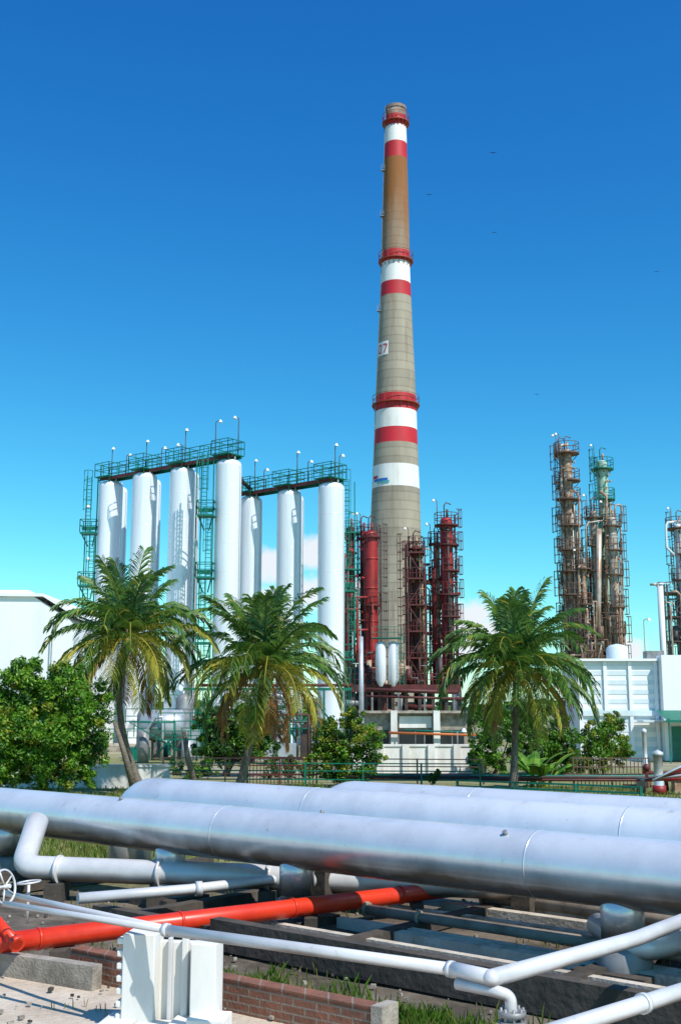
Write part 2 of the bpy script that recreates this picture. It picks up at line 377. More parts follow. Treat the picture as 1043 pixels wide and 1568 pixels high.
for v in (186,397,617):
    p=at(606,v,Y); r=wid(hwat(v),v,Y)
    c.ringdeck((p.x,p.y),r*.9,r+.5,p.z-.5,.14,4,n=36,rail=1.2,mr=5,rw=.05)
    for k in range(18):
        a=2*math.pi*k/18; d=Vector((math.cos(a),math.sin(a),0)); q=Vector((p.x,p.y,p.z))
        c.bar(q+d*(r+.45)+Vector((0,0,-.5)),q+d*r+Vector((0,0,-1.4)),.07,5)
for i in range(len(C)-1):
    a0=Vector((C[i][0],C[i][1],P[i][1])); a1=Vector((C[i+1][0],C[i+1][1],P[i+1][1]))
    for k in(0,.3):
        dd=Vector((-.93,-.36-k*.1,0)).normalized()
        c.bar(a0+dd*(P[i][0]+.22),a1+dd*(P[i+1][0]+.22),.05,8)
for v in (265,335,480):
    p=at(606,v,Y); r=wid(hwat(v),v,Y); d=Vector((-.93,-.36,0)); q=p+d*(r+.3)
    c.box(q,(.5,.6,.1),0,8); c.railing([q+Vector((-.25,-.25,0)),q+Vector((.25,-.25,0))],.8,.5,.05,8)
def decal(b,v0,v1,a0,a1,mi,off=.05):
    n=8
    for k in range(n):
        pts=[]
        for (v,aa) in((v1,a0+(a1-a0)*k/n),(v1,a0+(a1-a0)*(k+1)/n),(v0,a0+(a1-a0)*(k+1)/n),(v0,a0+(a1-a0)*k/n)):
            p=at(606,v,Y)
            r=wid(hwat(v),v,Y)+off; pts.append((p.x+r*math.cos(aa),p.y+r*math.sin(aa),p.z))
        b.poly(pts,mi)
decal(c,529,550,R(-164),R(-116),2,.06)
for (a,b_,v0,v1) in ((-156,-142,533,535),(-156,-142,545,547),(-156,-153,535,545),(-145,-142,535,545),(-136,-121,533,535)):
    decal(c,v0,v1,R(a),R(b_),1,.10)
for i in range(5): decal(c,535+i*2.4,537.4+i*2.4,R(-124-i*2),R(-120-i*2),1,.10)
decal(c,738,742,R(-155),R(-112),6,.08); decal(c,742,745.5,R(-142),R(-108),7,.08); decal(c,733,737,R(-160),R(-142),1,.08)
M_blue=mk('emblem_blue',(.03,.16,.5),None,.5); M_teal=mk('emblem_teal',(.1,.4,.45),None,.5)
M_gal=mk('gallery_red',(.40,.03,.02),(.22,.06,.02),.6,scale=2)
M_gal2=mk('gallery_rail',(.30,.05,.02),(.16,.07,.02),.6,scale=2)
c.build('chimney',[M_ch,M_chr,M_chw,M_soot,M_gal,M_gal2,M_blue,M_teal,M_grey])

# ---------------- silos -------------
def silo(u,vtop,Y,r):
    b=MB(); p=at(u,vtop,Y); H=p.z
    pr=[(r*1.02,0),(r*1.02,.5),(r,.55),(r,H*.3),(r,H*.6),(r,H-.6),(r,H-.55),(r*.93,H-.28),(r*.7,H-.1),(r*.35,H-.02),(.01,H)]
    b.lathe(p,pr,44,0)
    z=2.4
    while z<H-1.6:
        b.lathe(p,[(r*1.0,z),(r*1.006,z+.015),(r*1.006,z+.05),(r*1.0,z+.065)],44,0,cap=False); z+=2.4
    b.cyl((p.x,p.y,H-.3),(p.x,p.y,H+.4),.12,m=1,n=8)
    b.cyl((p.x+r*.5,p.y-r*.5,H-.3),(p.x+r*.5,p.y-r*.5,H+.3),.08,m=1,n=8)
    a=R(-25); q=Vector((p.x+math.cos(a)*(r+.06),p.y+math.sin(a)*(r+.06),0))
    b.tube([q+Vector((0,0,1)),q+Vector((0,0,H-.7)),q+Vector((-.3,0,H-.2))],.035,6,0)
    q=Vector((p.x-.15,p.y-r,2.2)); b.cyl(q+Vector((0,.1,0)),q+Vector((0,-.14,0)),.3,n=16,m=1)
    b.build('silo',[M_silo,M_vessel]); return Vector((p.x,p.y,H))
g1=[silo(u,v,Y,1.09) for u,v,Y in((171,737,100),(223,724,96.6),(280.5,716,94.2),(351,704,91))]
g2=[silo(u,v,Y,r) for u,v,Y,r in((385,760,97,1.0),(443.5,750,94,1.05),(507.5,739,91,1.1))]
for (u,v,Y) in((181,745,103),(232,733,99.8),(290,722,97.2)): silo(u,v,Y,.95)
for (u,v,Y) in((450,757,97.2),): silo(u,v,Y,.9)

def walkway(name,pts,ext0,ext1,ladders):
    b=MB(); d=(pts[-1]-pts[0]); d.z=0; d.normalize(); nrm=Vector((-d.y,d.x,0))
    zt=sum(p.z for p in pts)/len(pts)+.25
    a=Vector((pts[0].x,pts[0].y,zt))-d*ext0; e=Vector((pts[-1].x,pts[-1].y,zt))+d*ext1
    rz=math.atan2(d.y,d.x); mid=(a+e)/2
    b.box(mid+Vector((0,0,.05)),((e-a).length,1.1,.06),rz,0)
    for k in(-1,1):
        b.box(mid+nrm*.56*k+Vector((0,0,-.1)),((e-a).length,.08,.28),rz,1 if k==-1 else 0)
        b.railing([a+nrm*.52*k+Vector((0,0,.08)),e+nrm*.52*k+Vector((0,0,.08))],1.15,1.25,.05,0)
    b.railing([a-nrm*.52+Vector((0,0,.08)),a+nrm*.52+Vector((0,0,.08))],1.15,1,.05,0)
    for p in pts:
        q=Vector((p.x,p.y,zt))
        b.box(q+Vector((0,0,.02))-nrm*.15,(1.9,2.0,.07),rz,0)
        c4=[q+d*sx*.95+nrm*(sy*1.0-.15)+Vector((0,0,.06)) for sx,sy in((-1,-1),(1,-1),(1,1),(-1,1))]
        b.railing(c4+[c4[0]],1.2,.9,.05,0)
        for s in(-1,1): b.bar(q+d*.8*s-nrm*.9+Vector((0,0,-.0)),q+d*.5*s-nrm*.6+Vector((0,0,-.9)),.07,0)
    return b,d,nrm,zt,a,e
b,d,nn,zt1,a,e=walkway('w',g1,.9,.9,None)
def lamp(b,p,h,arm,m=0,mh=2):
    p=Vector(p); b.cyl(p,p+Vector((0,0,h)),.05,.035,n=6,m=m)
    t=p+Vector((0,0,h)); q=t+Vector((arm,-.1,.12)); b.tube([t,t+Vector((arm*.5,-.05,.12)),q],.03,5,m)
    b.lathe((q.x,q.y),[(.05,q.z+.08),(.10,q.z+.02),(.17,q.z-.12),(.18,q.z-.15)][::-1],10,mh)
for t,h,ar in((.02,2.9,.1),(.14,2.0,.35),(.30,2.9,.1),(.42,2.0,.3),(.60,3.2,.1),(.58,1.9,-.4),(.82,3.4,.4),(.98,3.3,-.3)):
    q=a.lerp(e,t); lamp(b,q+nn*.5,h,ar,3,2)
def laddertower(b,x,y,zt_,zs,w=.9,top=True):
    prev=zt_
    for i,z in enumerate(zs+[0.0]):
        b.ladder(x+(.22 if i%2 else -.22),y-.1,z,prev,(0,-1),.22,0,True,.045)
        prev=z
        if z>0:
            b.box((x,y-.3,z),(w*1.6,1.3,.16),0,0)
            c4=[Vector((x+sx*w*.8,y-.3+sy*.65,z+.08)) for sx,sy in((-1,-1),(1,-1),(1,1),(-1,1))]
            b.railing(c4+[c4[0]],1.15,.7,.06,0)
            b.box((x,y-.3,z+.5),(w*1.55,.03,.35),0,0)
            for s in(-1,1): b.bar((x+s*w*.7,y-.8,z),(x+s*.2,y+.2,z-1.1),.09,0)
    for s in(-1,1): b.bar((x+s*.5,y+.25,0),(x+s*.5,y+.25,zt_),.09,0)
pl=at(147,735,100.5); z1=at(137,818,100).z; z2=at(135,898,100).z
laddertower(b,pl.x-.2,100.0,zt1+.2,[z1,z2])
pr_=at(319,700,90.6); laddertower(b,pr_.x,90.4,zt1+.2,[at(313,790,90).z,at(313,885,90).z,at(313,985,90).z],.85)
q=Vector((pl.x,99.4,z1)); lamp(b,q+Vector((-.5,0,0)),2.4,.2,3,2)
q=Vector((pl.x,99.4,z2)); lamp(b,q+Vector((-.3,0,0)),2.4,.2,3,2)
b.tube([Vector((pr_.x-.9,90.6,0)),Vector((pr_.x-.9,90.6,zt1-.3))],.06,6,0)
b.build('silo_walkway',[M_green,M_maroon,M_white,M_dark])
b,d,nn,zt2,a,e=walkway('w2',g2,1.2,.8,None)
for t,h,ar in((.10,3.0,.1),(.2,2.0,.3),(.55,3.0,.1),(.66,2.0,.3),(.93,3.0,.1),(.97,2.0,.3)):
    q=a.lerp(e,t); lamp(b,q+nn*.5,h,ar,3,2)
pz=at(527,745,91)
laddertower(b,pz.x+.4,92.6,zt2+.2,[at(530,905,92).z,at(530,1010,92).z],.6)
b.build('silo_walkway',[M_green,M_maroon,M_white,M_dark])
b=MB(); b.tube([at(356,706,92.5),at(372,738,95.5),at(385,750,97)],.18,8,1); b.build('transfer_pipe',[M_green,M_dark])

# ---------------- process columns -------------
def column(name,u,vtop,Y,rpx,mats,nplat=6,z0=0,lad=-1,side=None,pw=.75,risers=2,rail=.05,seed=1,lm=1,topdav=True):
    rnd=random.Random(seed); b=MB(); p=at(u,vtop,Y); H=p.z; r=wid(rpx,vtop,Y)
    pr=[(r*1.15,z0),(r*1.15,z0+1),(r,z0+1.4),(r,z0+(H-z0)*.5),(r,H-r*.6-.05),(r,H-r*.6),(r*.85,H-r*.3),(r*.5,H-.05*r),(.02,H)]
    b.lathe(p,pr,24,0)
    z=z0+3
    while z<H-2: 
        b.lathe(p,[(r,z),(r*1.07,z+.02),(r*1.07,z+.14),(r,z+.16)],24,0,cap=False); z+=rnd.uniform(1.8,3.4)
    zs=[z0+(H-z0)*(i+1)/nplat-.8 for i in range(nplat)]
    for i,z in enumerate(zs):
        z+=rnd.uniform(-.4,.4)
        a0=R(rnd.uniform(150,215)) if i%2 else R(rnd.uniform(180,260)); span=R(rnd.uniform(150,270)) if i<nplat-1 else 2*math.pi
        b.ringdeck((p.x,p.y),r,r+pw,z,.14,lm,a0,a0+span,14,1.15,lm,rail)
        for k in range(4):
            a=a0+span*(k+.5)/4; d=Vector((math.cos(a),math.sin(a),0)); q=Vector((p.x,p.y,z))
            b.bar(q+d*(r+pw*.9),q+d*r+Vector((0,0,-.9)),.07,lm)
    zs=[z0]+zs
    for i in range(len(zs)-1):
        s=lad; dx=(r+.25)*s
        b.ladder(p.x+dx,p.y-.3*(1 if i%2 else -1),zs[i],zs[i+1]+1.1,(s,-.3),.22,lm,True,rail*.9)
    for k in range(risers):
        a=R(rnd.uniform(-170,-10)); rr=r+rnd.uniform(.18,.45); pr_=rnd.uniform(.07,.16)
        x=p.x+rr*math.cos(a); y=p.y+rr*math.sin(a); zt_=z0+(H-z0)*rnd.uniform(.55,1.02); 
        b.tube([Vector((x,y,z0)),Vector((x,y,zt_-.3)),Vector((x*.7+p.x*.3,y*.7+p.y*.3,zt_-.05)),Vector((p.x,p.y,zt_))],pr_,8,2)
        for j in range(3):
            zz=z0+(zt_-z0)*rnd.random(); b.cyl((x,y,zz),(x,y,zz+.12),pr_*1.7,n=8,m=2)
    for k in range(nplat*2):
        a=R(rnd.uniform(-180,0)); z=rnd.uniform(z0+1,H-1); d=Vector((math.cos(a),math.sin(a),0)); q=Vector((p.x,p.y,z))
        b.cyl(q+d*r*.9,q+d*(r+.3),.09,n=8,m=0); b.cyl(q+d*(r+.26),q+d*(r+.34),.15,n=8,m=2)
    if topdav:
        b.tube([Vector((p.x-.2,p.y,H-.2)),Vector((p.x-.2,p.y,H+1.2)),Vector((p.x,p.y,H+1.5)),Vector((p.x+.5,p.y,H+1.3))],.06,6,lm)
        b.cyl((p.x+.1,p.y,H-.1),(p.x+.1,p.y,H+.8),.12,n=8,m=2)
    lamp(b,Vector((p.x-.3-r,p.y-.2,H-.6)),2.2,-.35,lm,3)
    return b.build(name,mats+[M_white])
def frame(name,u0,u1,vtop,Y,depth,mats,z0=0,dz=2.6,stuff=6,seed=3,w=.13,rail=.05):
    rnd=random.Random(seed); b=MB(); A=at(u0,vtop,Y); B=at(u1,vtop,Y); H=A.z; x0,x1=A.x,B.x
    for x in(x0,x1):
        for y in(Y,Y+depth): b.box((x,y,(z0+H)/2),(w,w,H-z0),0,0)
    z=z0+dz;lv=0
    while z<=H+.01:
        for y in(Y,Y+depth): b.box(((x0+x1)/2,y,z),(x1-x0,w*.8,w*1.2),0,0)
        for x in(x0,x1): b.box((x,Y+depth/2,z),(w*.8,depth,w*1.2),0,0)
        b.box(((x0+x1)/2,Y+depth/2,z+.03),(x1-x0-.1,depth-.1,.05),0,0)
        b.railing([(x0,Y,z),(x1,Y,z)],1.1,.8,rail,0); b.railing([(x0,Y,z),(x0,Y+depth,z)],1.1,.8,rail,0); b.railing([(x1,Y,z),(x1,Y+depth,z)],1.1,.8,rail,0)
        s=1 if lv%2 else -1
        b.bar((x0 if s>0 else x1,Y,z-dz),(x1 if s>0 else x0,Y,z),.09,0)
        if rnd.random()<.8 and z+1.6<H:
            xx=rnd.uniform(x0+.3,x1-.3); rr=rnd.uniform(.2,.4); b.cyl((xx,Y+depth*.4,z+.1),(xx,Y+depth*.4,z+1.7),rr,n=12,m=1)
        z+=dz; lv+=1
    for k in range(stuff):
        x=rnd.uniform(x0,x1); y=Y+rnd.uniform(-.3,depth); zt_=rnd.uniform(z0+(H-z0)*.5,H+.5); zb=z0
        b.tube([(x,y,zb),(x,y,zt_-.4),(x+rnd.choice((-.4,.4)),y,zt_),(x+rnd.choice((-1,1)),y,zt_)],rnd.uniform(.06,.15),8,rnd.choice((1,2)))
    b.ladder(x0-.3,Y-.1,z0,H,(-1,0),.22,0,True,rail)
    return b.build(name,mats)
YR=112; zp=at(620,1048,106).z
column('process_column',537,806,YR,7,[M_maroon,M_green,M_red],6,seed=2,pw=.6)
column('process_column',556,812,YR+1,5,[M_red,M_maroon,M_red],5,seed=4,pw=.35,risers=3)
column('process_column',567.5,812,YR-1,11,[M_red,M_maroon,M_red],3,seed=5,pw=.3,lad=1,risers=1)
column('process_column',683,792,YR-2,9.5,[M_red,M_maroon,M_dark],7,z0=zp,seed=6,pw=.6,lad=1,risers=4,rail=.06)
column('process_column',668,828,YR-1,5,[M_rust,M_maroon,M_red],5,z0=zp,seed=7,pw=.5,risers=3,rail=.06)
column('process_column',636,835,YR-1.5,6,[M_maroon,M_maroon,M_rust],5,z0=zp,seed=17,pw=.4,risers=3,rail=.06)
frame('steel_process_frame',624,650,828,YR-3,3,[M_maroon,M_dark,M_rust],z0=zp,stuff=12,seed=3)
frame('steel_process_frame',652,692,880,YR-1,3,[M_maroon,M_red,M_rust],z0=zp,stuff=12,seed=9)
frame('steel_process_frame',531,549,900,YR-3,2,[M_green,M_red,M_maroon],z0=0,stuff=8,seed=12)
frame('steel_process_frame',548,574,1000,YR-4,2.5,[M_maroon,M_red,M_dark],z0=0,stuff=8,seed=13)
b=MB(); A=at(540,1050,105); B=at(703,1050,105); zp2=A.z
b.box(((A.x+B.x)/2,107.5,zp2-.25),(B.x-A.x,6.5,.45),0,0)
b.box(((A.x+B.x)/2,104.2,zp2-.25),(B.x-A.x+.2,.1,.7),0,1)
b.railing([(A.x,104.3,zp2),(B.x,104.3,zp2)],1.1,.8,.05,1)
n=8
for i in range(n+1):
    x=A.x+(B.x-A.x)*i/n
    for y in(104.6,107.5,110.4): b.box((x,y,(zp2-.5)/2),(.3,.3,zp2-.5),0,0)
rnd=random.Random(5)
for i in range(34):
    x=rnd.uniform(A.x,B.x); z=rnd.uniform(.8,zp2-.8); 
    if rnd.random()<.5: b.cyl((x-rnd.uniform(.5,2),104+rnd.random()*3,z),(x+rnd.uniform(.5,2),104+rnd.random()*3,z),rnd.uniform(.08,.4),n=10,m=rnd.choice((0,1,2,3)))
    else: b.cyl((x,104+rnd.random()*3,0),(x,104+rnd.random()*3,z+1),rnd.uniform(.08,.35),n=10,m=rnd.choice((0,1,2,3)))
for i in range(30):
    x=rnd.uniform(A.x+.3,B.x-.3); h=rnd.uniform(.5,2.8); y=rnd.uniform(104.6,106.5)
    b.cyl((x,y,zp2),(x,y,zp2+h),rnd.uniform(.06,.3),n=8,m=rnd.choice((0,1,1,2)))
    b.tube([(x,y,zp2+h*.7),(x+.6,y,zp2+h*.7),(x+.6,y,zp2)],.06,6,rnd.choice((1,2,3)))
b.build('process_deck',[M_dark,M_maroon,M_rust,M_grey])
b=MB()
for u,hw in((583,8),(602,8)):
    p=at(u,982,103.2); r=wid(hw,980,103)
    b.lathe(p,[(r*.3,zp2-.1),(r,zp2+.5),(r,p.z-.3),(r*.8,p.z-.1),(.02,p.z)],20,0)
p=at(592,974,103.2); b.box((p.x,103.2,p.z-.2),(2.7,1.6,.08),0,1); b.railing([(p.x-1.35,102.4,p.z-.2),(p.x+1.35,102.4,p.z-.2)],1.0,.6,.05,1)
b.ladder(p.x+1.35,102.5,zp2,p.z,(0,-1),.2,1,False,.05)
b.build('vessel_pair',[M_silo,M_green])
b=MB(); p=at(553,975,92); r=wid(4.2,1000,92)
b.cyl((p.x,92,0),(p.x,92,p.z),r,r*.8,n=14); b.cyl((p.x,92,2.4),(p.x,92,2.6),r*1.3,n=14)
b.bar((p.x,92,p.z),(p.x,92,p.z+1),.05); b.tube([(p.x,92,p.z-2.2),(p.x-.7,92,p.z-2.2),(p.x-.7,92,p.z+.4)],.05,6); b.build('vent_stack',[M_vessel])

YC=120
column('distillation_column',867,688,YC,7.5,[M_rust,M_rail,M_rsteel],12,seed=21,pw=.85,risers=4,rail=.06)
column('distillation_column',857,690,YC+1,2.2,[M_rsteel,M_rail,M_rust],9,seed=22,pw=.6,risers=2,rail=.05,lad=-1)
column('distillation_column',921,705,YC+2,8.0,[M_gcol,M_green,M_rust],8,seed=23,pw=.7,risers=3,rail=.06)
column('distillation_column',908,782,YC,6.0,[M_rsteel,M_rail,M_rust],8,seed=24,pw=.6,risers=4,rail=.06)
column('distillation_column',936,792,YC-1,7.5,[M_rsteel,M_rail,M_rust],8,seed=25,pw=.5,risers=4,rail=.06,lad=1)
column('distillation_column',892,866,YC-1,4,[M_rust,M_rail,M_rust],5,seed=26,pw=.6,risers=3,rail=.05)
frame('steel_process_frame',872,902,870,YC+3,3,[M_rail,M_rust,M_rsteel],stuff=16,seed=31)
frame('steel_process_frame',902,945,845,YC+3,3,[M_rail,M_rsteel,M_rust],stuff=20,seed=32)
b=MB()
def px(u,v,Y=YC-1): return at(u,v,Y)
b.tube([px(941,800),px(941,776),px(944,773),px(949,773),px(951,777),px(951,800),px(946,806)],.12,8,0)
b.tube([px(897,900),px(897,806),px(901,800),px(925,797),px(946,800),px(950,806),px(953,870),px(953,905),px(946,907)],.10,8,0)
b.tube([px(928,1000),px(928,760),px(918,752)],.16,8,1)
b.tube([px(886,1000),px(886,760),px(878,750)],.12,8,1)
b.tube([px(915,1000),px(917,810)],.3,10,0)
b.build('overhead_piping',[M_rsteel,M_rust])
rnd=random.Random(8); b=MB(); A=at(850,1000,118); B=at(1043,1000,118)
for i in range(60):
    x=rnd.uniform(A.x,A.x+(B.x-A.x)*.5); z=rnd.uniform(2,at(880,rnd.uniform(900,1000),118).z); y=rnd.uniform(115,118)
    k=rnd.random()
    if k<.5: b.tube([(x,y,0),(x,y,z),(x+rnd.uniform(-1.5,1.5),y,z),(x+rnd.uniform(-1.5,1.5),y,z*.6)],rnd.uniform(.06,.16),7,rnd.choice((0,1,2)))
    elif k<.7: b.cyl((x,y,z-1.5),(x,y,z),rnd.uniform(.2,.45),n=10,m=rnd.choice((0,1,2)))
    else: b.railing([(x-1,y,z*.8),(x+1,y,z*.8)],1.1,.6,.05,1)
b.build('pipe_rack',[M_rust,M_rail,M_rsteel])
column('distillation_column',1038,802,YC,7,[M_silo,M_rail,M_grey],8,seed=41,pw=.9,risers=4,rail=.06)
column('distillation_column',1060,830,YC,8,[M_rsteel,M_dark,M_grey],8,seed=42,pw=.8,risers=3,rail=.06)
frame('steel_process_frame',1020,1060,895,YC-2,3,[M_dark,M_grey,M_rsteel],stuff=12,seed=43)
b=MB(); p=at(1010,893,116); r=wid(4.5,900,116); b.cyl((p.x,116,0),(p.x,116,p.z),r,r,n=14); b.cyl((p.x,116,p.z-.2),(p.x,116,p.z),r*1.25,n=14); b.bar((p.x-.6,116,p.z),(p.x+1.0,116,p.z),.06)
b.tube([px(1032,850),px(1027,845),px(1020,838),px(1019,805),px(1022,800),px(1045,798)],.14,8); b.build('flue_stack',[M_silo])

# ---------------- buildings -------------
wh=empty('white_warehouse'); Y=82; b=MB()
zt_=at(0,902,Y).z; ze=at(100,935,Y).z
pa=at(-200,900,Y).x; pb=at(20,900,Y).x; pc=at(117,930,Y).x
sec=[(pa,0),(pc,0),(pc,ze-1.2),(pc-.5,ze-.6),(pb+1.5,zt_-.5),(pa,zt_-.9)]
for yy,rev in((Y,False),(Y+30,True)):
    pts=[(x,yy,z) for x,z in sec]; b.poly(pts[::-1] if rev else pts,0)
for (x0,z0),(x1,z1) in zip(sec[1:],sec[2:]): b.poly([(x0,Y,z0),(x0,Y+30,z0),(x1,Y+30,z1),(x1,Y,z1)],0)
b.build('walls',[M_white],wh)
b=MB()
xt=at(66,912,Y-.3).x
for (x0,z0),(x1,z1) in (((pa,zt_-.25),(xt,zt_-.35)),((xt,zt_-.35),(pc+.3,ze-.4))):
    pts=[(x0,z0),(x1,z1),(x1,z1-.22),(x0,z0-.22)]
    b.poly([(x,Y-.25,z) for x,z in pts],0); b.poly([(x0,Y-.25,z0),(x0,Y+30.2,z0),(x1,Y+30.2,z1),(x1,Y-.25,z1)],0); b.poly([(x0,Y-.25,z0-.22),(x1,Y-.25,z1-.22),(x1,Y+30,z1-.22),(x0,Y+30,z0-.22)],0)
b.box((at(18,905,Y+4).x,Y+4,zt_-.2),(3.2,2,.9),0,0); b.build('roof',[M_white],wh)
b=MB()
for i in range(4):
    x=pa+(pc-pa)*(.3+.2*i); b.box((x,Y-.03,3),(2.4,.06,2),0,0); b.box((x,Y-.05,1.95),(2.7,.12,.1),0,1)
b.cyl((at(82,975,Y).x,Y-.3,0),(at(82,975,Y).x,Y-.3,at(82,965,Y).z),.05,n=6,m=2)
b.build('windows',[M_glass,M_white,M_grey],wh)
rw=empty('clad_warehouse'); Y=75; b=MB()
x0=at(886,1010,Y).x; x1=x0+22; H=at(950,1012,Y).z
b.box(((x0+x1)/2,Y+2.5,H/2),(x1-x0,5,H),0,0)
z=.6
while z<H-.3:
    b.box(((x0+x1)/2,Y-.015,z+.18),(x1-x0,.03,.30),0,1); z+=.62
b.build('walls',[M_white,M_paleblue],rw)
b=MB()
for u in (887,926,964,1003,1050):
    x=at(u,1050,Y).x; b.box((x,Y-.08,H/2),(.22,.16,H-.1),0,0)
b.box(((x0+x1)/2,Y-.12,H+.06),(x1-x0+.5,.5,.16),0,0)
b.box(((x0+x1)/2,Y-.1,at(960,1092,Y).z),(x1-x0,.18,.35),0,1)
xh=at(1006,1005,Y).x
b.box((xh+6,Y-.3,H/2+.2),(12,1.2,H+.3),0,0)
b.box((at(1030,1080,Y).x+1,Y-1.0,at(1030,1104,Y).z),(7,1.6,.12),0,1)
b.build('trim',[M_white,M_paleblue],rw)
b=MB(); zz=at(1030,1100,72).z
p=at(1030,1100,72); b.poly([(p.x-.6,73.5,zz+.5),(p.x-.6,71.5,zz-.1),(p.x+5,71.5,zz-.1),(p.x+5,73.5,zz+.5)],0); b.box((p.x+2.2,71.5,zz-.18),(5.6,.06,.16),0,0)
b.box((at(1037,1150,73.6).x+.3,73.95,1.15),(1.0,.1,2.2),0,0)
b.box((p.x-.4,71.6,zz/2),(.08,.08,zz),0,0)
b.build('awning',[M_green],rw)
b=MB(); p=at(944,988,78); b.lathe(p,[(.75,H),(.75,p.z-.2),(.5,p.z),(.02,p.z+.1)],20,0)
b.build('roof_tank',[M_paleblue],rw)
b=MB(); b.box((at(1000,999,77).x,77,H+.3),(1.2,1,.9),0,0); b.build('roof_unit',[M_grey],rw)
ub=empty('utility_building'); Y=80; b=MB(); x0=at(556,1090,Y).x; x1=at(716,1090,Y).x; H=at(600,1092,Y).z
b.box(((x0+x1)/2,Y+3,H/2),(x1-x0,6,H),0,0)
b.box(((x0+x1)/2,Y+2.7,H+.08),(x1-x0+.6,6.6,.16),0,0)
for u in(603,668): 
    p=at(u,1088,Y-.4); b.box((p.x,Y-.35,p.z/2),(.45,.7,p.z),0,2)
b.box((at(636,1106,Y).x,Y-.06,H*.80),(2.3,.12,.8),0,2)
b.build('walls',[M_conc,M_wall,M_wall],ub)
b=MB()
for u,w_ in((579,1.5),(636,2.4),(692,1.7)):
    p=at(u,1135,Y); b.box((p.x,Y-.03,1.15),(w_,.06,1.5),0,0); b.box((p.x,Y-.06,1.15),(.06,.06,1.5),0,1); b.box((p.x,Y-.09,.36),(w_+.1,.16,.08),0,2)
b.build('windows',[M_glass,M_grey,M_conc],ub)
b=MB(); p=at(595,1122,Y-1); q=at(740,1126,Y-1); b.tube([p,q],.09,8,0); b.tube([at(618,1118,Y-2),at(715,1121,Y-2)],.06,6,2); b.tube([at(555,1100,Y-2),at(555,1140,Y-2)],.12,8,1)
for u in(610,650,700): pp=at(u,1124,Y-1); b.bar((pp.x,Y-1,0),(pp.x,Y-1,pp.z),.08,1)
b.tube([at(560,1056,90),at(700,1060,90)],.16,8,3); b.tube([at(560,1066,90),at(710,1070,90)],.1,8,3)
for u in (570,610,650,695): pp=at(u,1060,90); b.bar((pp.x,90,0),(pp.x,90,pp.z),.15,1)
b.build('service_pipes',[M_orange,M_grey,M_green,M_maroon],ub)
b=MB(); A=at(543,1160,58); B=at(738,1160,58)
b.box(((A.x+B.x)/2,58,.75),(B.x-A.x,.3,1.5),0,0); b.box(((A.x+B.x)/2,58,1.55),(B.x-A.x+.1,.42,.1),0,0)
for i in range(6): b.box((A.x+(B.x-A.x)*i/5,57.9,.8),(.35,.45,1.6),0,0)
b.build('yard_wall',[M_wall])
b=MB(); A=at(600,1150,62); B=at(735,1150,62); z=at(640,1149,62).z
b.box(((A.x+B.x)/2,62.5,z/2),(B.x-A.x,.3,z),0,0); b.box(((A.x+B.x)/2,62.5,z+.05),(B.x-A.x+.1,.4,.1),0,0); b.build('yard_wall',[M_conc])
b=MB()
b.box((at(120,1195,50).x,50,.35),(8,.3,1.1),0,0); b.box((at(120,1195,50).x,50,.93),(8.1,.4,.1),0,0); b.build('yard_wall',[M_wall])
rnd=random.Random(4)
b=MB()
p=at(250,1110,76); b.tube([p-Vector((1.5,0,0)),p-Vector((1.3,0,0)),p+Vector((1.3,0,0)),p+Vector((1.5,0,0))],[.5,1.0,1.0,.5],20,0)
for s in(-1,1): b.box((p.x+s*.8,76,p.z/2-.5),(.25,1.2,p.z-1),0,1)
b.build('horizontal_tank',[M_vessel,M_conc])
for u,vt,hw in((283,1062,13),(220,1085,9)):
    b=MB(); p=at(u,vt,78); r=wid(hw,vt,78); b.lathe(p,[(r*.9,0),(r,.6),(r,p.z-.4),(r*.7,p.z-.1),(.02,p.z)],22,0)
    for z in(p.z*.4,p.z*.75): b.ringdeck(p,r*.9,r*1.04,z,.12,1,n=20,rail=0)
    b.build('pressure_vessel',[M_grey,M_grey])
b=MB()
for i in range(60):
    u=rnd.uniform(205,475); y=rnd.uniform(70,86); z=rnd.uniform(1,4.9); x=at(u,1100,y).x; m=rnd.choice((0,0,1,5,3,2,5))
    k=rnd.random()
    if k<.45: b.tube([(x,y,0),(x,y,z),(x+rnd.uniform(-3,3),y,z),(x+rnd.uniform(-3,3),y,z*.3)],rnd.uniform(.06,.14),7,m)
    elif k<.6: b.cyl((x,y,0),(x,y,z*.6),rnd.uniform(.2,.6),n=12,m=m)
    elif k<.8: b.railing([(x-2,y,z*.5),(x+2,y,z*.5)],1,.9,.06,0)
    else: b.box((x,y,z*.3),(rnd.uniform(.6,2),.8,z*.6),0,m)
A=at(300,1085,88);B=at(480,1085,88)
b.tube([(A.x,88,5.2),(B.x+3,88,5.2)],.12,8,1); b.box(((A.x+B.x)/2+1,88,4.9),(B.x-A.x+4,.2,.2),0,0)
for i in range(6): b.bar((A.x+i*2,88,0),(A.x+i*2,88,5),.16,0)
b.build('silo_yard_piping',[M_green,M_maroon,M_vessel,M_grey,M_white,M_dark])
b=MB(); b.box((-12,96,.25),(26,14,.5),R(-10),0); b.build('silo_plinth',[M_conc])
for u,vt,Y,hw in((1006,1148,46,7),(985,1115,60,3.5)):
    b=MB(); p=at(u,vt,Y); r=wid(hw,vt,Y); b.lathe(p,[(r*1.25,0),(r*1.25,.15),(r,.2),(r,p.z-.25),(r*1.2,p.z-.22),(r*1.2,p.z-.1),(.02,p.z)],16,0); b.cyl((p.x,Y,0),(p.x,Y,.35),r*1.5,n=12,m=1); b.build('vent_pipe',[M_silver,M_red])
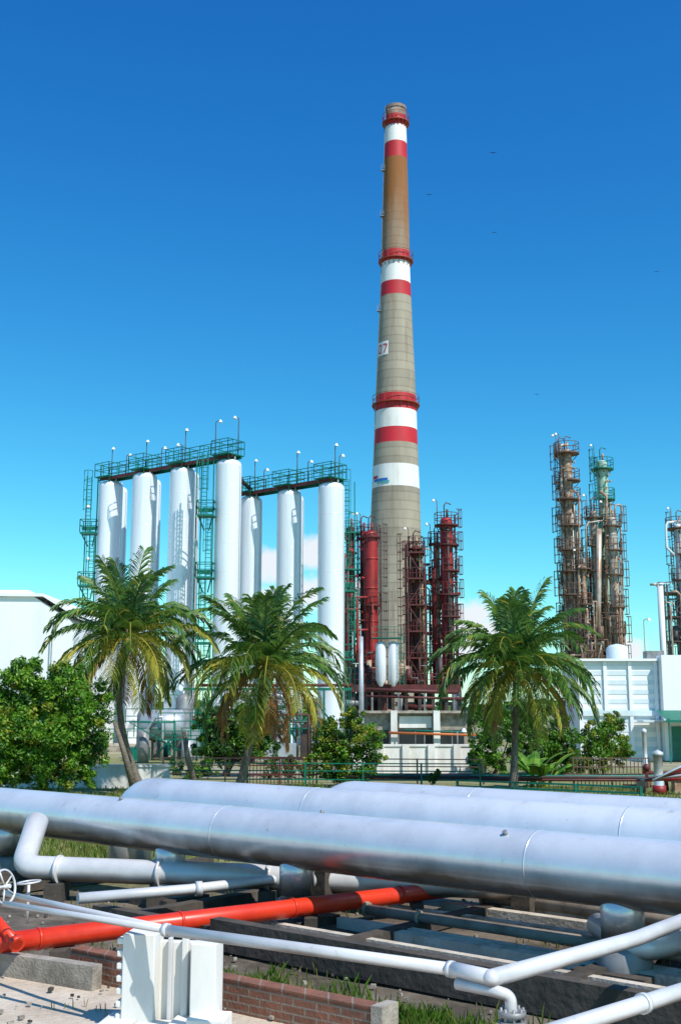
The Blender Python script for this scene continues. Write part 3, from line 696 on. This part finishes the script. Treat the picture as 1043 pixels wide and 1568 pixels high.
def fence(name,u0,v0,Y0,u1,Y1,h,m,step=2.2,rails=(.35,.7,1.0),pick=False,w=.05):
    b=MB(); A=at(u0,1190,Y0); B=at(u1,1190,Y1); A.z=B.z=0; n=max(2,int((B-A).length/step))
    for i in range(n+1): p=A.lerp(B,i/n); b.bar(p,p+Vector((0,0,h*1.03)),w*1.5,0)
    for r in rails: b.bar(A+Vector((0,0,h*r)),B+Vector((0,0,h*r)),w,0)
    if pick:
        k=int((B-A).length/.16)
        for i in range(k): p=A.lerp(B,i/k); b.bar(p,p+Vector((0,0,h*random.uniform(.9,1.02))),.035,0)
    b.build(name,[m])
fence('green_pipe_fence',205,0,50,735,49,1.05,M_green)
fence('green_pipe_fence',700,0,46,980,42,.55,M_green,rails=(.6,1.0),w=.07)
fence('dark_rail_fence',250,0,54,740,52,1.1,M_dark,step=2.8)
fence('picket_fence',878,0,50,995,50,1.25,M_rail,pick=True)
fence('picket_fence',372,0,52,485,52,1.2,M_maroon,pick=True)
b=MB(); A=at(990,1195,47); 
b.tube([(A.x-1,47,.25),(A.x,47,.25),(A.x,47,.8),(A.x+.8,47,.8),(A.x+.8,47,0)],.09,8,0); b.cyl((A.x-.3,46.8,0),(A.x-.3,46.8,.6),.2,n=12,m=1); b.box((A.x+1.4,46.6,.25),(.9,.5,.5),0,1); b.box((A.x+1.4,46.6,.52),(1.0,.6,.05),0,0)
b.sphere((A.x,47,1.0),.16,0,10); b.build('pump_set',[M_maroon,M_rust])
b=MB()
for i in range(5):
    b.tube([at(975+i*6,1195,44-i*.5),at(1080,1192-i*9,42)],.05,7,i%3)
b.build('small_service_pipes',[M_red,M_silver,M_maroon])
b=MB(); A=at(690,1195,52); 
for i in range(6): b.tube([(A.x-6+i*.2,51.5-i*.4,.35+.14*(i%2)),(A.x+16,50.5-i*.4,.35+.14*(i%2))],.06,7,i%3)
b.build('yard_pipe_run',[M_green,M_maroon,M_dark])
for u,vt,Y in((985,950,90),(1003,1000,95),(700,1120,70)):
    b=MB(); p=at(u,vt,Y); lamp(b,(p.x,Y,0),p.z,.4,0,1); b.build('street_lamp',[M_grey,M_white])
# ---------------- vegetation -------------
def palm(base,crown,Lf,nf,seed,yel=.35,lw=.07,knee=None,tr=.14):
    rnd=random.Random(seed); b=MB(); base=Vector(base); crown=Vector(crown)
    mid=base.lerp(crown,.5)+Vector(((crown.x-base.x)*.25,0,0)) if knee is None else Vector(knee)
    pts=[];rs=[]
    for i in range(15):
        t=i/14; p=base*(1-t)**2+mid*2*t*(1-t)+crown*t*t; pts.append(p)
        rs.append((tr*(1.1-.35*t))*(1.04 if i%2 else .96)+(.09*(1-t)**8)+(.10*t**10))
    b.tube(pts,rs,12,0)
    for k in range(18):
        a=rnd.uniform(0,6.28); d=Vector((math.cos(a),math.sin(a),rnd.uniform(-.6,.7))); b.tube([crown-Vector((0,0,.35)),crown+d*.35],[.06,.03],5,4)
    for k in range(16):
        a=rnd.uniform(0,6.28); q=crown+Vector((math.cos(a)*.32,math.sin(a)*.32,rnd.uniform(-.75,-.15))); b.sphere(q,.12,5,8,1.25)
    for k in range(nf):
        az=k*2.39996+rnd.uniform(-.25,.25); f=k/(nf-1)
        e0=R(90-f*140+rnd.uniform(-9,9)); L_=Lf*(.86+.2*math.sin(f*math.pi))*rnd.uniform(.84,1.08)
        droop=R(rnd.uniform(38,78)*(1-.5*f)+14)
        if f<.22: droop=R(rnd.uniform(12,40)); e0=R(rnd.uniform(58,88)); L_=Lf*rnd.uniform(.72,1.0)
        mi=1
        if f>.5 and rnd.random()<yel: mi=2
        if f>.80 and rnd.random()<.75: mi=3 if rnd.random()<.55 else 2
        n=16; p=crown+Vector((math.cos(az),math.sin(az),0))*.12; P=[p.copy()]; D=[]
        tw=rnd.uniform(-.4,.4)
        for i in range(n):
            t=(i+.5)/n; e=max(R(-88),e0-droop*(t**1.5)*(1+.6*t)); a2=az+tw*t
            d=Vector((math.cos(e)*math.cos(a2),math.cos(e)*math.sin(a2),math.sin(e))); D.append(d); p=p+d*L_/n; P.append(p.copy())
        D.append(D[-1])
        b.tube(P,[.045*(1-i/n)+.01 for i in range(n+1)],5,2 if (mi==1 and k%2) else mi,caps=False)
        nl=44; vfold=rnd.uniform(.2,.65)
        for j in range(nl):
            t=.12+.88*j/(nl-1); x=t*n; i=min(n-1,int(x)); q=P[i].lerp(P[i+1],x-i); d=D[i]
            side=d.cross(Vector((0,0,1)))
            if side.length<.15: side=Vector((-math.sin(az),math.cos(az),0))
            side.normalize(); upv=side.cross(d).normalized()
            ll=Lf*.265*(math.sin(math.pi*min(1,.18+t*.74)))**.6*rnd.uniform(.75,1.1)+.06
            for s in(-1,1):
                if rnd.random()<.04: continue
                fwd=.5+.6*t
                v0=(side*s*1.0+d*fwd+upv*rnd.uniform(.05,.25+vfold)).normalized()
                v1=(side*s*.8+d*fwd+upv*vfold*.25+Vector((0,0,-.2-rnd.random()*.5))).normalized()
                v2=(side*s*.5+d*fwd*.9+Vector((0,0,-.7-rnd.random()*.6))).normalized()
                a0=q; a1=a0+v0*ll*.35; a3=a1+v1*ll*.35; a4=a3+v2*ll*.3
                ww=lw*rnd.uniform(.7,1.1); wv=d*ww/2+upv*ww*.35
                bb=len(b.v)
                b.v+= [tuple(a0-wv*.5),tuple(a0+wv*.5),tuple(a1+wv),tuple(a1-wv),tuple(a3+wv*.8),tuple(a3-wv*.8),tuple(a4)]
                m_=mi
                if mi==1 and rnd.random()<.06: m_=2
                b.face((bb,bb+1,bb+2,bb+3),m_); b.face((bb+3,bb+2,bb+4,bb+5),m_); b.face((bb+5,bb+4,bb+6),m_)
    return b.build('coconut_palm',[M_bark,L_palm,L_palmy,L_dry,M_rust,M_nut])
k1=at(165,1085,45.6)
palm((at(222,1195,46).x,46,-.1),at(198,972,45.5),3.65,50,5,yel=.5,knee=(k1.x-.2,45.8,k1.z))
palm((at(362,1200,46).x,46,-.1),at(404,1018,45.5),3.85,50,8,yel=.45)
palm((at(785,1208,46).x,46,-.1),at(790,1020,45.5),3.65,52,13,yel=.3)
b=MB(); b.tube([at(205,1205,44),at(190,1150,44),at(176,1105,44.2)],[.15,.11,.08],9,0)
b.tube([at(300,1205,45),at(288,1160,45),at(282,1120,45)],[.14,.11,.08],9,0); b.build('dead_trunk',[M_bark])
def tree(name,base,blobs,nleaf,ls,mats,seed,trunk=.16,big=None):
    rnd=random.Random(seed); b=MB(); base=Vector(base)
    cz=sum((Vector(c) for c,r in blobs),Vector())/len(blobs)
    fork=base.lerp(Vector((cz.x,cz.y,base.z+(cz.z-base.z)*.5)),.8)
    b.tube([base,base.lerp(fork,.5)+Vector((rnd.uniform(-.1,.1),0,0)),fork],[trunk*1.3,trunk,trunk*.8],9,0)
    for c,r in blobs:
        c=Vector(c); m_=fork.lerp(c,.5)+Vector((rnd.uniform(-.2,.2),rnd.uniform(-.2,.2),.1)); b.tube([fork,m_,c],[trunk*.5,trunk*.3,trunk*.1],6,0)
    tot=sum(r**2 for c,r in blobs)
    for c,r in blobs:
        c=Vector(c); n=int(nleaf*r*r/tot)
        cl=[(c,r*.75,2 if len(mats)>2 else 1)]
        for i in range(max(8,int(34*r))):
            d=Vector((rnd.gauss(0,1),rnd.gauss(0,1),rnd.gauss(0,1))).normalized(); cl.append((c+d*r*rnd.uniform(.5,1.1),r*rnd.uniform(.16,.38),rnd.choices(range(1,len(mats)),weights=big or [1]*(len(mats)-1))[0]))
        for i in range(n):
            cc,rr,mi=rnd.choice(cl)
            d=Vector((rnd.gauss(0,1),rnd.gauss(0,1),rnd.gauss(0,.8))); d.normalize(); p=cc+d*rr*rnd.random()**.4
            if p.z<.05: continue
            if rnd.random()<.15: mi=rnd.randint(1,len(mats)-1)
            nrm=(d*.6+Vector((rnd.gauss(0,.6),rnd.gauss(0,.6),rnd.gauss(.5,.6)))).normalized()
            t=nrm.cross(Vector((rnd.gauss(0,1),rnd.gauss(0,1),rnd.gauss(0,1)))).normalized(); s=nrm.cross(t)
            l=ls*rnd.uniform(.6,1.3); w=l*.45
            bb=len(b.v); b.v+=[tuple(p-t*l*.5),tuple(p+s*w*.5-nrm*l*.06),tuple(p+t*l*.5),tuple(p-s*w*.5-nrm*l*.06)]
            b.face((bb,bb+1,bb+2,bb+3),mi)
    return b.build(name,mats)
def bl(lst,Y): return [((lambda p:(p.x,p.y+dy,p.z))(at(u,v,Y)),wid(r,v,Y)) for u,v,r,dy in lst]
tm=[M_bark2,L_green,L_dark,L_yel]
tree('broadleaf_tree',(at(70,1200,40).x,40.5,0),bl([(35,1060,46,0),(85,1068,52,.5),(125,1078,42,0),(20,1110,48,-.4),(75,1130,50,-.6),(128,1122,40,0),(40,1165,46,-.3),(95,1170,44,0),(135,1160,30,.4),(-20,1090,54,.5),(38,1030,28,0),(95,1032,26,.3),(-30,1150,54,0),(60,1100,55,.6),(15,1185,34,-.4),(130,1190,20,0)],40),66000,.16,tm,3,trunk=.2,big=[8,1,1])
tree('broadleaf_tree',(at(345,1190,58).x,58,0),bl([(325,1110,28,0),(360,1095,32,0),(385,1130,34,0),(345,1145,32,0),(318,1150,22,0),(400,1105,22,0),(410,1145,20,0)],58),16000,.2,[M_bark2,L_dark,L_green],4,big=[3,1])
tree('shrub',(at(525,1198,50).x,50,0),bl([(500,1135,28,0),(530,1125,30,0),(560,1135,26,0),(515,1165,30,0),(548,1168,30,0),(490,1160,20,0),(572,1155,18,0),(540,1102,18,0),(505,1110,16,0)],50),18000,.15,[M_bark2,L_green,L_dark,L_yel],6,trunk=.09,big=[4,2,3])
tree('shrub',(at(755,1200,56).x,56,0),bl([(740,1140,24,0),(762,1122,26,0),(775,1155,28,0),(745,1170,24,0),(810,1130,24,0),(800,1108,20,0),(728,1155,14,0)],56),14000,.17,[M_bark2,L_dark,L_green],7,trunk=.1,big=[1,2])
tree('shrub',(at(925,1198,56).x,56,0),bl([(905,1135,26,0),(932,1122,26,0),(952,1148,22,0),(920,1160,26,0),(890,1162,20,0),(940,1105,14,0)],56),14000,.16,[M_bark2,L_green,L_yel,L_dark],9,trunk=.1,big=[3,2,1])
tree('shrub',(at(845,1195,60).x,60,0),bl([(835,1145,28,0),(862,1148,26,0),(870,1170,20,0),(815,1165,22,0),(850,1172,22,0),(860,1120,22,0)],60),11000,.18,[M_bark2,L_green,L_dark],14,trunk=.1)
tree('shrub',(at(660,1205,47).x,47,0),bl([(658,1190,9,0),(668,1185,7,0)],47),900,.14,[M_bark2,L_dark,L_dark],15,trunk=.04)
tree('shrub',(at(455,1195,56).x,56,0),bl([(440,1175,16,0),(470,1178,16,0),(415,1180,14,0)],56),4000,.15,[M_bark2,L_green,L_dark],16,trunk=.04)
tree('shrub',(at(280,1195,56).x,56,0),bl([(300,1182,16,0),(270,1175,14,0),(320,1178,14,0)],56),3500,.15,[M_bark2,L_green,L_dark],17,trunk=.04)
b=MB(); rnd=random.Random(31)
for k in range(16):
    c0=Vector((at(822,1195,50).x+rnd.uniform(-.5,.5),50,0)); a=rnd.uniform(0,6.28); e=R(rnd.uniform(55,85)); P=[c0];Dd=[]
    for i in range(8):
        ee=e-R(75)*(i/7)**1.5; d=Vector((math.cos(ee)*math.cos(a),math.cos(ee)*math.sin(a),math.sin(ee))); P.append(P[-1]+d*.28); Dd.append(d)
    b.tube(P,[.04*(1-i/9) for i in range(9)],5,1,caps=False)
    for i in range(2,8):
        s=Dd[i].cross(Vector((0,0,1))); s=s.normalized() if s.length>.05 else Vector((1,0,0)); w0=.24*math.sin(math.pi*(i-2)/6.3+.15); w1=.24*math.sin(math.pi*(i-1)/6.3+.1)
        for q in(-1,1): b.poly([P[i],P[i]+s*q*w0-Vector((0,0,w0*.3)),P[i+1]+s*q*w1-Vector((0,0,w1*.3)),P[i+1]],0)
b.build('banana_plant',[L_green,L_yel])
b=MB(); rnd=random.Random(77)
for i in range(16000):
    x=rnd.uniform(-260,260); y=rnd.uniform(235,255); h=4.5+2.5*mathutils.noise.noise(Vector((x*.06,1.3,0)))+1.2*mathutils.noise.noise(Vector((x*.3,4,0))); z=h*rnd.random()**.6
    p=Vector((x,y,z)); t=Vector((rnd.gauss(0,1),rnd.gauss(0,1),rnd.gauss(0,1))).normalized()*.9; s=t.cross(Vector((rnd.gauss(0,1),rnd.gauss(0,1),rnd.gauss(0,1)))).normalized()*.7
    b.poly([p-t,p+s,p+t,p-s],rnd.choice((0,0,1)))
b.build('distant_trees',[L_dark,L_green])
def grass(name,pts,n,h,mats,seed,w=.012):
    rnd=random.Random(seed); b=MB()
    for i in range(n):
        x,y,s=pts(rnd)
        if x is None: continue
        a=rnd.uniform(0,6.28); hh=h*rnd.uniform(.4,1.2)*s; ln=rnd.uniform(.1,.7)*hh; dx,dy=math.cos(a)*ln,math.sin(a)*ln; wx,wy=-math.sin(a)*w,math.cos(a)*w
        b.poly([(x-wx,y-wy,-.04),(x+wx,y+wy,-.04),(x+dx*.5+wx*.7,y+dy*.5+wy*.7,hh*.65),(x+dx,y+dy,hh),(x+dx*.5-wx*.7,y+dy*.5-wy*.7,hh*.65)],rnd.randrange(len(mats)))
    b.build(name,mats)
def mid(r):
    y=r.uniform(26,49); x=r.uniform(-.36,.36)*y
    s=mathutils.noise.noise(Vector((x*.35,y*.35,2)))+.55
    return (x,y,s) if s>.25 else (None,0,0)
grass('dry_grass',mid,36000,.28,[L_grass,L_grass,L_grassg],5,.02)
def near(r):
    t=r.uniform(.08,1.25); d=abs(r.gauss(0,.38))+.14
    p=KP0+KD*((KP1-KP0).length*t)+KN*d
    s=mathutils.noise.noise(Vector((p.x*1.6,p.y*1.6,2)))+.6
    return (p.x,p.y,s) if s>.35 else (None,0,0)
grass('weeds',near,9000,.26,[L_grassg,L_grassg,L_grass],6,.008)
def near2(r):
    x=r.uniform(-6,6); y=r.uniform(13.5,24); s=mathutils.noise.noise(Vector((x*.8,y*.8,7)))
    return (x,y,s+.4) if s>.15 else (None,0,0)
grass('dry_grass',near2,5000,.14,[L_grass],7,.008)
b=MB(); rnd=random.Random(3)
for i in range(900):
    y=rnd.uniform(11.5,26); x=rnd.uniform(-.36,.36)*y; s=rnd.uniform(.012,.05); 
    b.box((x,y,s*.2),(s*rnd.uniform(.7,1.8),s,s*.8),rnd.random()*3,rnd.choice((0,0,1)))
b.build('gravel',[M_conc,M_concd])

# ---------------- foreground pipes -------------
Dp=Vector((.7637,-.6457,0)); Np=Vector((.6457,.7637,0))
A1=Vector((-7.2,24.2,1.3)); 
def bigpipe(name,p0,t0,t1,r,seam=(3,6.0),elbow=False,mat=M_silver):
    b=MB(); pts=[]
    a=p0+Dp*t0; e=p0+Dp*t1
    if elbow:
        q=a.copy(); rr=.75
        for i in range(9):
            th=R(90*i/8); pts.append(q-Dp*rr*math.sin(R(90)-th)+Vector((0,0,-rr*(1-math.sin(th)))))
        pts=[Vector((pts[0].x,pts[0].y,-.1))]+pts
        b.tube(pts+[e],r,40,0)
    else: b.tube([a+ (e-a)*i/12 for i in range(13)],r,40,0)
    t=t0+seam[0]
    while t<t1:
        q=p0+Dp*t; b.cyl(q-Dp*.012,q+Dp*.012,r*1.004,n=40,m=0); t+=seam[1]
    return b
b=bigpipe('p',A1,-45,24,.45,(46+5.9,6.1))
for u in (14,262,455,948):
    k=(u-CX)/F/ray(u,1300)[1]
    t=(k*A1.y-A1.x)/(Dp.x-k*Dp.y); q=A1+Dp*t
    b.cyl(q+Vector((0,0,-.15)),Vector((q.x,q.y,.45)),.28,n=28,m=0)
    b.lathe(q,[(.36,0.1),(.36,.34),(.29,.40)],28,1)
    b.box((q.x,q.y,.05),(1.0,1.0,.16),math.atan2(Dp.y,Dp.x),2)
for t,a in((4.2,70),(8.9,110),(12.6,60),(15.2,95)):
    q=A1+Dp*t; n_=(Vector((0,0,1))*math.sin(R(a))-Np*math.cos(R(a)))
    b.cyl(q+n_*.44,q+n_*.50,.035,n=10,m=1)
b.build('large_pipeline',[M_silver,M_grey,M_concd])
def tfor(u,v,p0):
    k=(u-CX)/F/ray(u,v)[1]; return (k*p0.y-p0.x)/(Dp.x-k*Dp.y)
A2=A1+Np*1.6; A2.z=1.55; A3=A1+Np*3.2; A3.z=1.57
t2=tfor(238,1215,A2); t3=tfor(545,1215,A3)
b=bigpipe('p',A2,t2,t2+32,.45,(4.4,6.1),True); 
for k in(5,12,19): q=A2+Dp*(t2+k); b.box((q.x,q.y,.5),(.35,1.3,1.2),math.atan2(Dp.y,Dp.x),1)
b.build('large_pipeline',[M_silver,M_concd])
b=bigpipe('p',A3,t3,t3+32,.45,(2.8,6.1),True)
for k in(4,11,18): q=A3+Dp*(t3+k); b.box((q.x,q.y,.5),(.35,1.3,1.2),math.atan2(Dp.y,Dp.x),1)
b.build('large_pipeline',[M_silver,M_concd])
def bend(pts,rr=.3,n=6):
    pts=[Vector(p) for p in pts]; out=[pts[0]]
    for i in range(1,len(pts)-1):
        a,p,c_=pts[i-1],pts[i],pts[i+1]; d0=(a-p); d1=(c_-p); k=min(rr,d0.length*.45,d1.length*.45); s=p+d0.normalized()*k; e=p+d1.normalized()*k
        for j in range(n+1):
            t=j/n; out.append(s*(1-t)**2+p*2*t*(1-t)+e*t*t)
    out.append(pts[-1]); return out
b=MB(); p0=onz(62,1330,.55); p1=onz(640,1352,.5)
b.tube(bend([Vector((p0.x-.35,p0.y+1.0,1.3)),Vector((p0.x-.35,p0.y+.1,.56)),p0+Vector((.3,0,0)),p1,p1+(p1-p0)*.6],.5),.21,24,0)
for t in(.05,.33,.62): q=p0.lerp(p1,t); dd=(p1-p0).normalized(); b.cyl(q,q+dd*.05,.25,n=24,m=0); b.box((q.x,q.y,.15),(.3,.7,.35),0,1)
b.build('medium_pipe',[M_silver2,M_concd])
b=MB(); b.tube([onz(120,1376,.5),onz(290,1362,.5),onz(430,1346,.5),onz(620,1330,.5)],.085,16,0); 
q=onz(300,1361,.5); b.cyl(q,q+Vector((.1,.03,0)),.12,n=16,m=0); b.build('small_pipe',[M_silver2])
b=MB(); p0=onz(-60,1452,.36); p1=onz(700,1360,.36); d=(p1-p0)
b.tube([p0,p0+d*.5,p1,p1+d*.35],.135,24,0)
for t in(.12,.37,.6,.85): q=p0+d*t; b.cyl(q,q+d.normalized()*.04,.15,n=24,m=0); b.box((q.x+.3,q.y+.2,.1),(.2,.6,.24),0,1)
b.build('red_fire_main',[M_pink,M_concd])
b=MB(); p0=onz(-30,1380,.8); p1=onz(28,1447,.40); b.tube([p0,p1],.07,16,0); b.cyl(p1,p1+(p0-p1).normalized()*.08,.10,n=16)
b.build('red_branch_pipe',[M_pink])
zf=1.1; b=MB()
a1=onz(255,1424,zf); a2=onz(690,1484,zf); a3=onz(752,1498,zf); a4=onz(975,1437,zf); a5=onz(1075,1398,zf)
b.tube([onz(8,1384,zf),a1],.038,12,0); b.tube([onz(8,1368,zf),onz(262,1424,zf)],.038,12,0)
b.tube([a1,a2],.056,20,0); b.tube([a2,a3+Vector((0.02,-.02,0))],.070,20,0); b.cyl(a2-(a3-a2).normalized()*.02,a2+(a3-a2).normalized()*.03,.074,n=20)
b.tube([a3,a4,a5],.075,20,0); b.sphere(a3,.0765,0,24)
b.cyl(a1-(a2-a1).normalized()*.03,a1+(a2-a1).normalized()*.03,.07,n=16)
e0=onz(700,1506,zf-.1); e1=onz(760,1518,zf-.1)
b.tube(bend([e0,e1,Vector((e1.x+.12,e1.y,zf-.14)),Vector((e1.x+.13,e1.y,-.1))],.12,8),.052,16,0)
for z in(.80,.72,.5): b.cyl((e1.x+.13,e1.y,z),(e1.x+.13,e1.y,z+.045),.12,n=18,m=1)
for k in range(8):
    a=k*math.pi/4; b.cyl((e1.x+.13+.095*math.cos(a),e1.y+.095*math.sin(a),.70),(e1.x+.13+.095*math.cos(a),e1.y+.095*math.sin(a),.87),.013,n=6,m=1)
b.build('front_pipe',[M_silver2,M_grey])
b=MB(); p0=onz(840,1582,zf); p1=onz(1100,1500,zf); b.tube([p0,p1],.065,18,0); b.cyl(p0.lerp(p1,.5),p0.lerp(p1,.52),.08,n=18); b.build('front_pipe',[M_silver2])
b=MB(); b.tube(bend([onz(925,1425,.45)+Vector((0,.4,0)),onz(975,1455,.42),onz(1080,1432,.42)],.4),.16,22,0); b.build('medium_pipe',[M_silver2])
b=MB(); wc=onz(8,1358,1.25); n=Vector((.9,-.35,.2)).normalized(); xx=n.cross(Vector((0,0,1))).normalized(); yy=xx.cross(n)
ring=[wc+(xx*math.cos(2*math.pi*i/28)+yy*math.sin(2*math.pi*i/28))*.2 for i in range(29)]
b.tube(ring,.016,8,0)
for k in range(5): a=2*math.pi*k/5; b.tube([wc,wc+(xx*math.cos(a)+yy*math.sin(a))*.2],.011,6,0)
b.cyl(wc-n*.45,wc+n*.08,.028,n=10); b.cyl(wc-n*.45,wc-n*.25,.07,n=12); b.cyl((wc-n*.45)+Vector((0,0,.1)),wc-n*.45-Vector((0,0,1.2)),.09,n=14)
wc2=wc+Vector((.16,.5,-.02)); ring=[wc2+(Vector((math.cos(2*math.pi*i/20),math.sin(2*math.pi*i/20),.1*math.cos(2*math.pi*i/20))))*.14 for i in range(21)]; b.tube(ring,.014,6,0); b.cyl(wc2,wc2-Vector((0,0,.5)),.02,n=8)
b.build('hand_wheel_valve',[M_silver2])
M_low=mk('lit_stripe_sand',(.40,.33,.26),(.24,.18,.13),.75,scale=2,c3=(.10,.065,.045),s3=2)  # sandy tone standing for sunlit ground between pipe shadows
M_strip=mk('lit_ground_pale',(.62,.55,.46),(.44,.37,.29),.9,scale=2,bump=.3,c3=(.16,.12,.09),s3=1.5,lo3=.52,hi3=.7)  # pale tone painted for sunlit ground between pipe shadows
for i,(u,v,l,r) in enumerate(((560,1392,9,.08),(740,1374,10,.10),(640,1405,9,.07),(870,1380,8,.07))):
    b=MB(); p=onz(u,v,.24); b.tube([p,p+Dp*l],r,14,0); b.cyl(p,p+Dp*.05,r*1.5,n=14); b.build('lit_stripe_pipe',[M_low])  # added tubes, stand in for lit ground stripes between shadows
rz=math.atan2(Dp.y,Dp.x)
for i,(u,v,l,w_) in enumerate(((600,1385,9,.16),(680,1381,10,.20),(520,1404,9,.14),(800,1373,9,.18),(590,1422,8,.22),(420,1412,8,.14),(760,1384,9,.14))):
    b=MB(); p=onz(u,v,.16); q=p+Dp*l/2; b.box((q.x,q.y,.06),(l,w_,.2),rz,0); b.build('lit_ground_strip',[M_strip])  # added flat strips, drawn as the lit ground between pipe shadows
b=MB()
for (u,v,L_,h) in((330,1405,7.5,.42),(150,1385,3.2,.3)):
    p=onz(u,v,h); q=p+Dp*L_/2; b.box((q.x,q.y,h/2),(L_,.2,h),rz,0)
b.build('trench_wall',[M_concd])
b=MB()
for k in(2.5,6.5,10.5,14): 
    q=A1+Dp*k+Np*1.0; b.box((q.x,q.y,.10),(.25,5.5,.16),rz,0)
b.build('pipe_sleepers',[M_concd])
b=MB(); p0=KP0; p1=KP1; d=p1-p0; L_=d.length; m_=(p0+p1)/2; rr=math.atan2(d.y,d.x)
b.box((m_.x,m_.y,.13),(L_,.2,.34),rr,0); b.box((m_.x,m_.y,.312),(L_+.02,.22,.022),rr,0)
q=p0.lerp(p1,.995); b.box((q.x,q.y,.17),(.14,.3,.36),rr,1)
b.build('brick_kerb_wall',[M_brick,M_conc])
b=MB(); p0=onz(-60,1448,.25); p1=onz(150,1478,.25); d=p1-p0; m_=(p0+p1)/2; b.box((m_.x,m_.y,.1),(d.length,.18,.3),math.atan2(d.y,d.x),0); b.build('concrete_kerb',[M_conc])
b=MB(); q=onz(262,1568,.06); rz2=R(-8)
Mz=Matrix.Rotation(rz2,3,'Z')
def bx(x,y,z,sx,sy,sz,m=0): b.box(Vector((q.x,q.y,0))+Mz@Vector((x,y,0))+Vector((0,0,z)),(sx,sy,sz),rz2,m)
bx(-.36,.1,.50,.36,.34,.96); bx(.36,.1,.46,.28,.34,.88)
for i in range(7): bx(-.575,.1,.12+i*.13,.07,.30,.065)
bx(0,.2,.45,.40,.10,.85); bx(-.05,.1,.48,.05,.06,.90,1); bx(.12,.1,.48,.07,.08,.92)
bx(-.55,-.05,.05,.35,.6,.12); bx(.15,-.12,.06,.22,.5,.14); bx(.45,-.1,.09,.4,.4,.2); bx(-.1,-.2,.04,.5,.5,.1)
o=b.build('concrete_anchor_block',[M_wall,M_silver2])
bv=o.modifiers.new('bevel','BEVEL'); bv.width=.012; bv.segments=2
for u,v,s in((755,234,.28),(657,298,.25),(757,356,.22),(1005,416,.2),(822,604,.22)):
    b=MB(); p=at(u,v,70); 
    b.tube([p+Vector((0,-.25*s,0)),p+Vector((0,0,.0)),p+Vector((0,.3*s,0))],[.02,.07*s,.02],6,0)
    for k in(-1,1): b.poly([p+Vector((0,-.1*s,0)),p+Vector((k*.45*s,-.05*s,.13*s)),p+Vector((k*.95*s,.1*s,.02)),p+Vector((k*.45*s,.16*s,.1*s)),p+Vector((0,.15*s,0))],0)
    b.build('bird',[M_black])
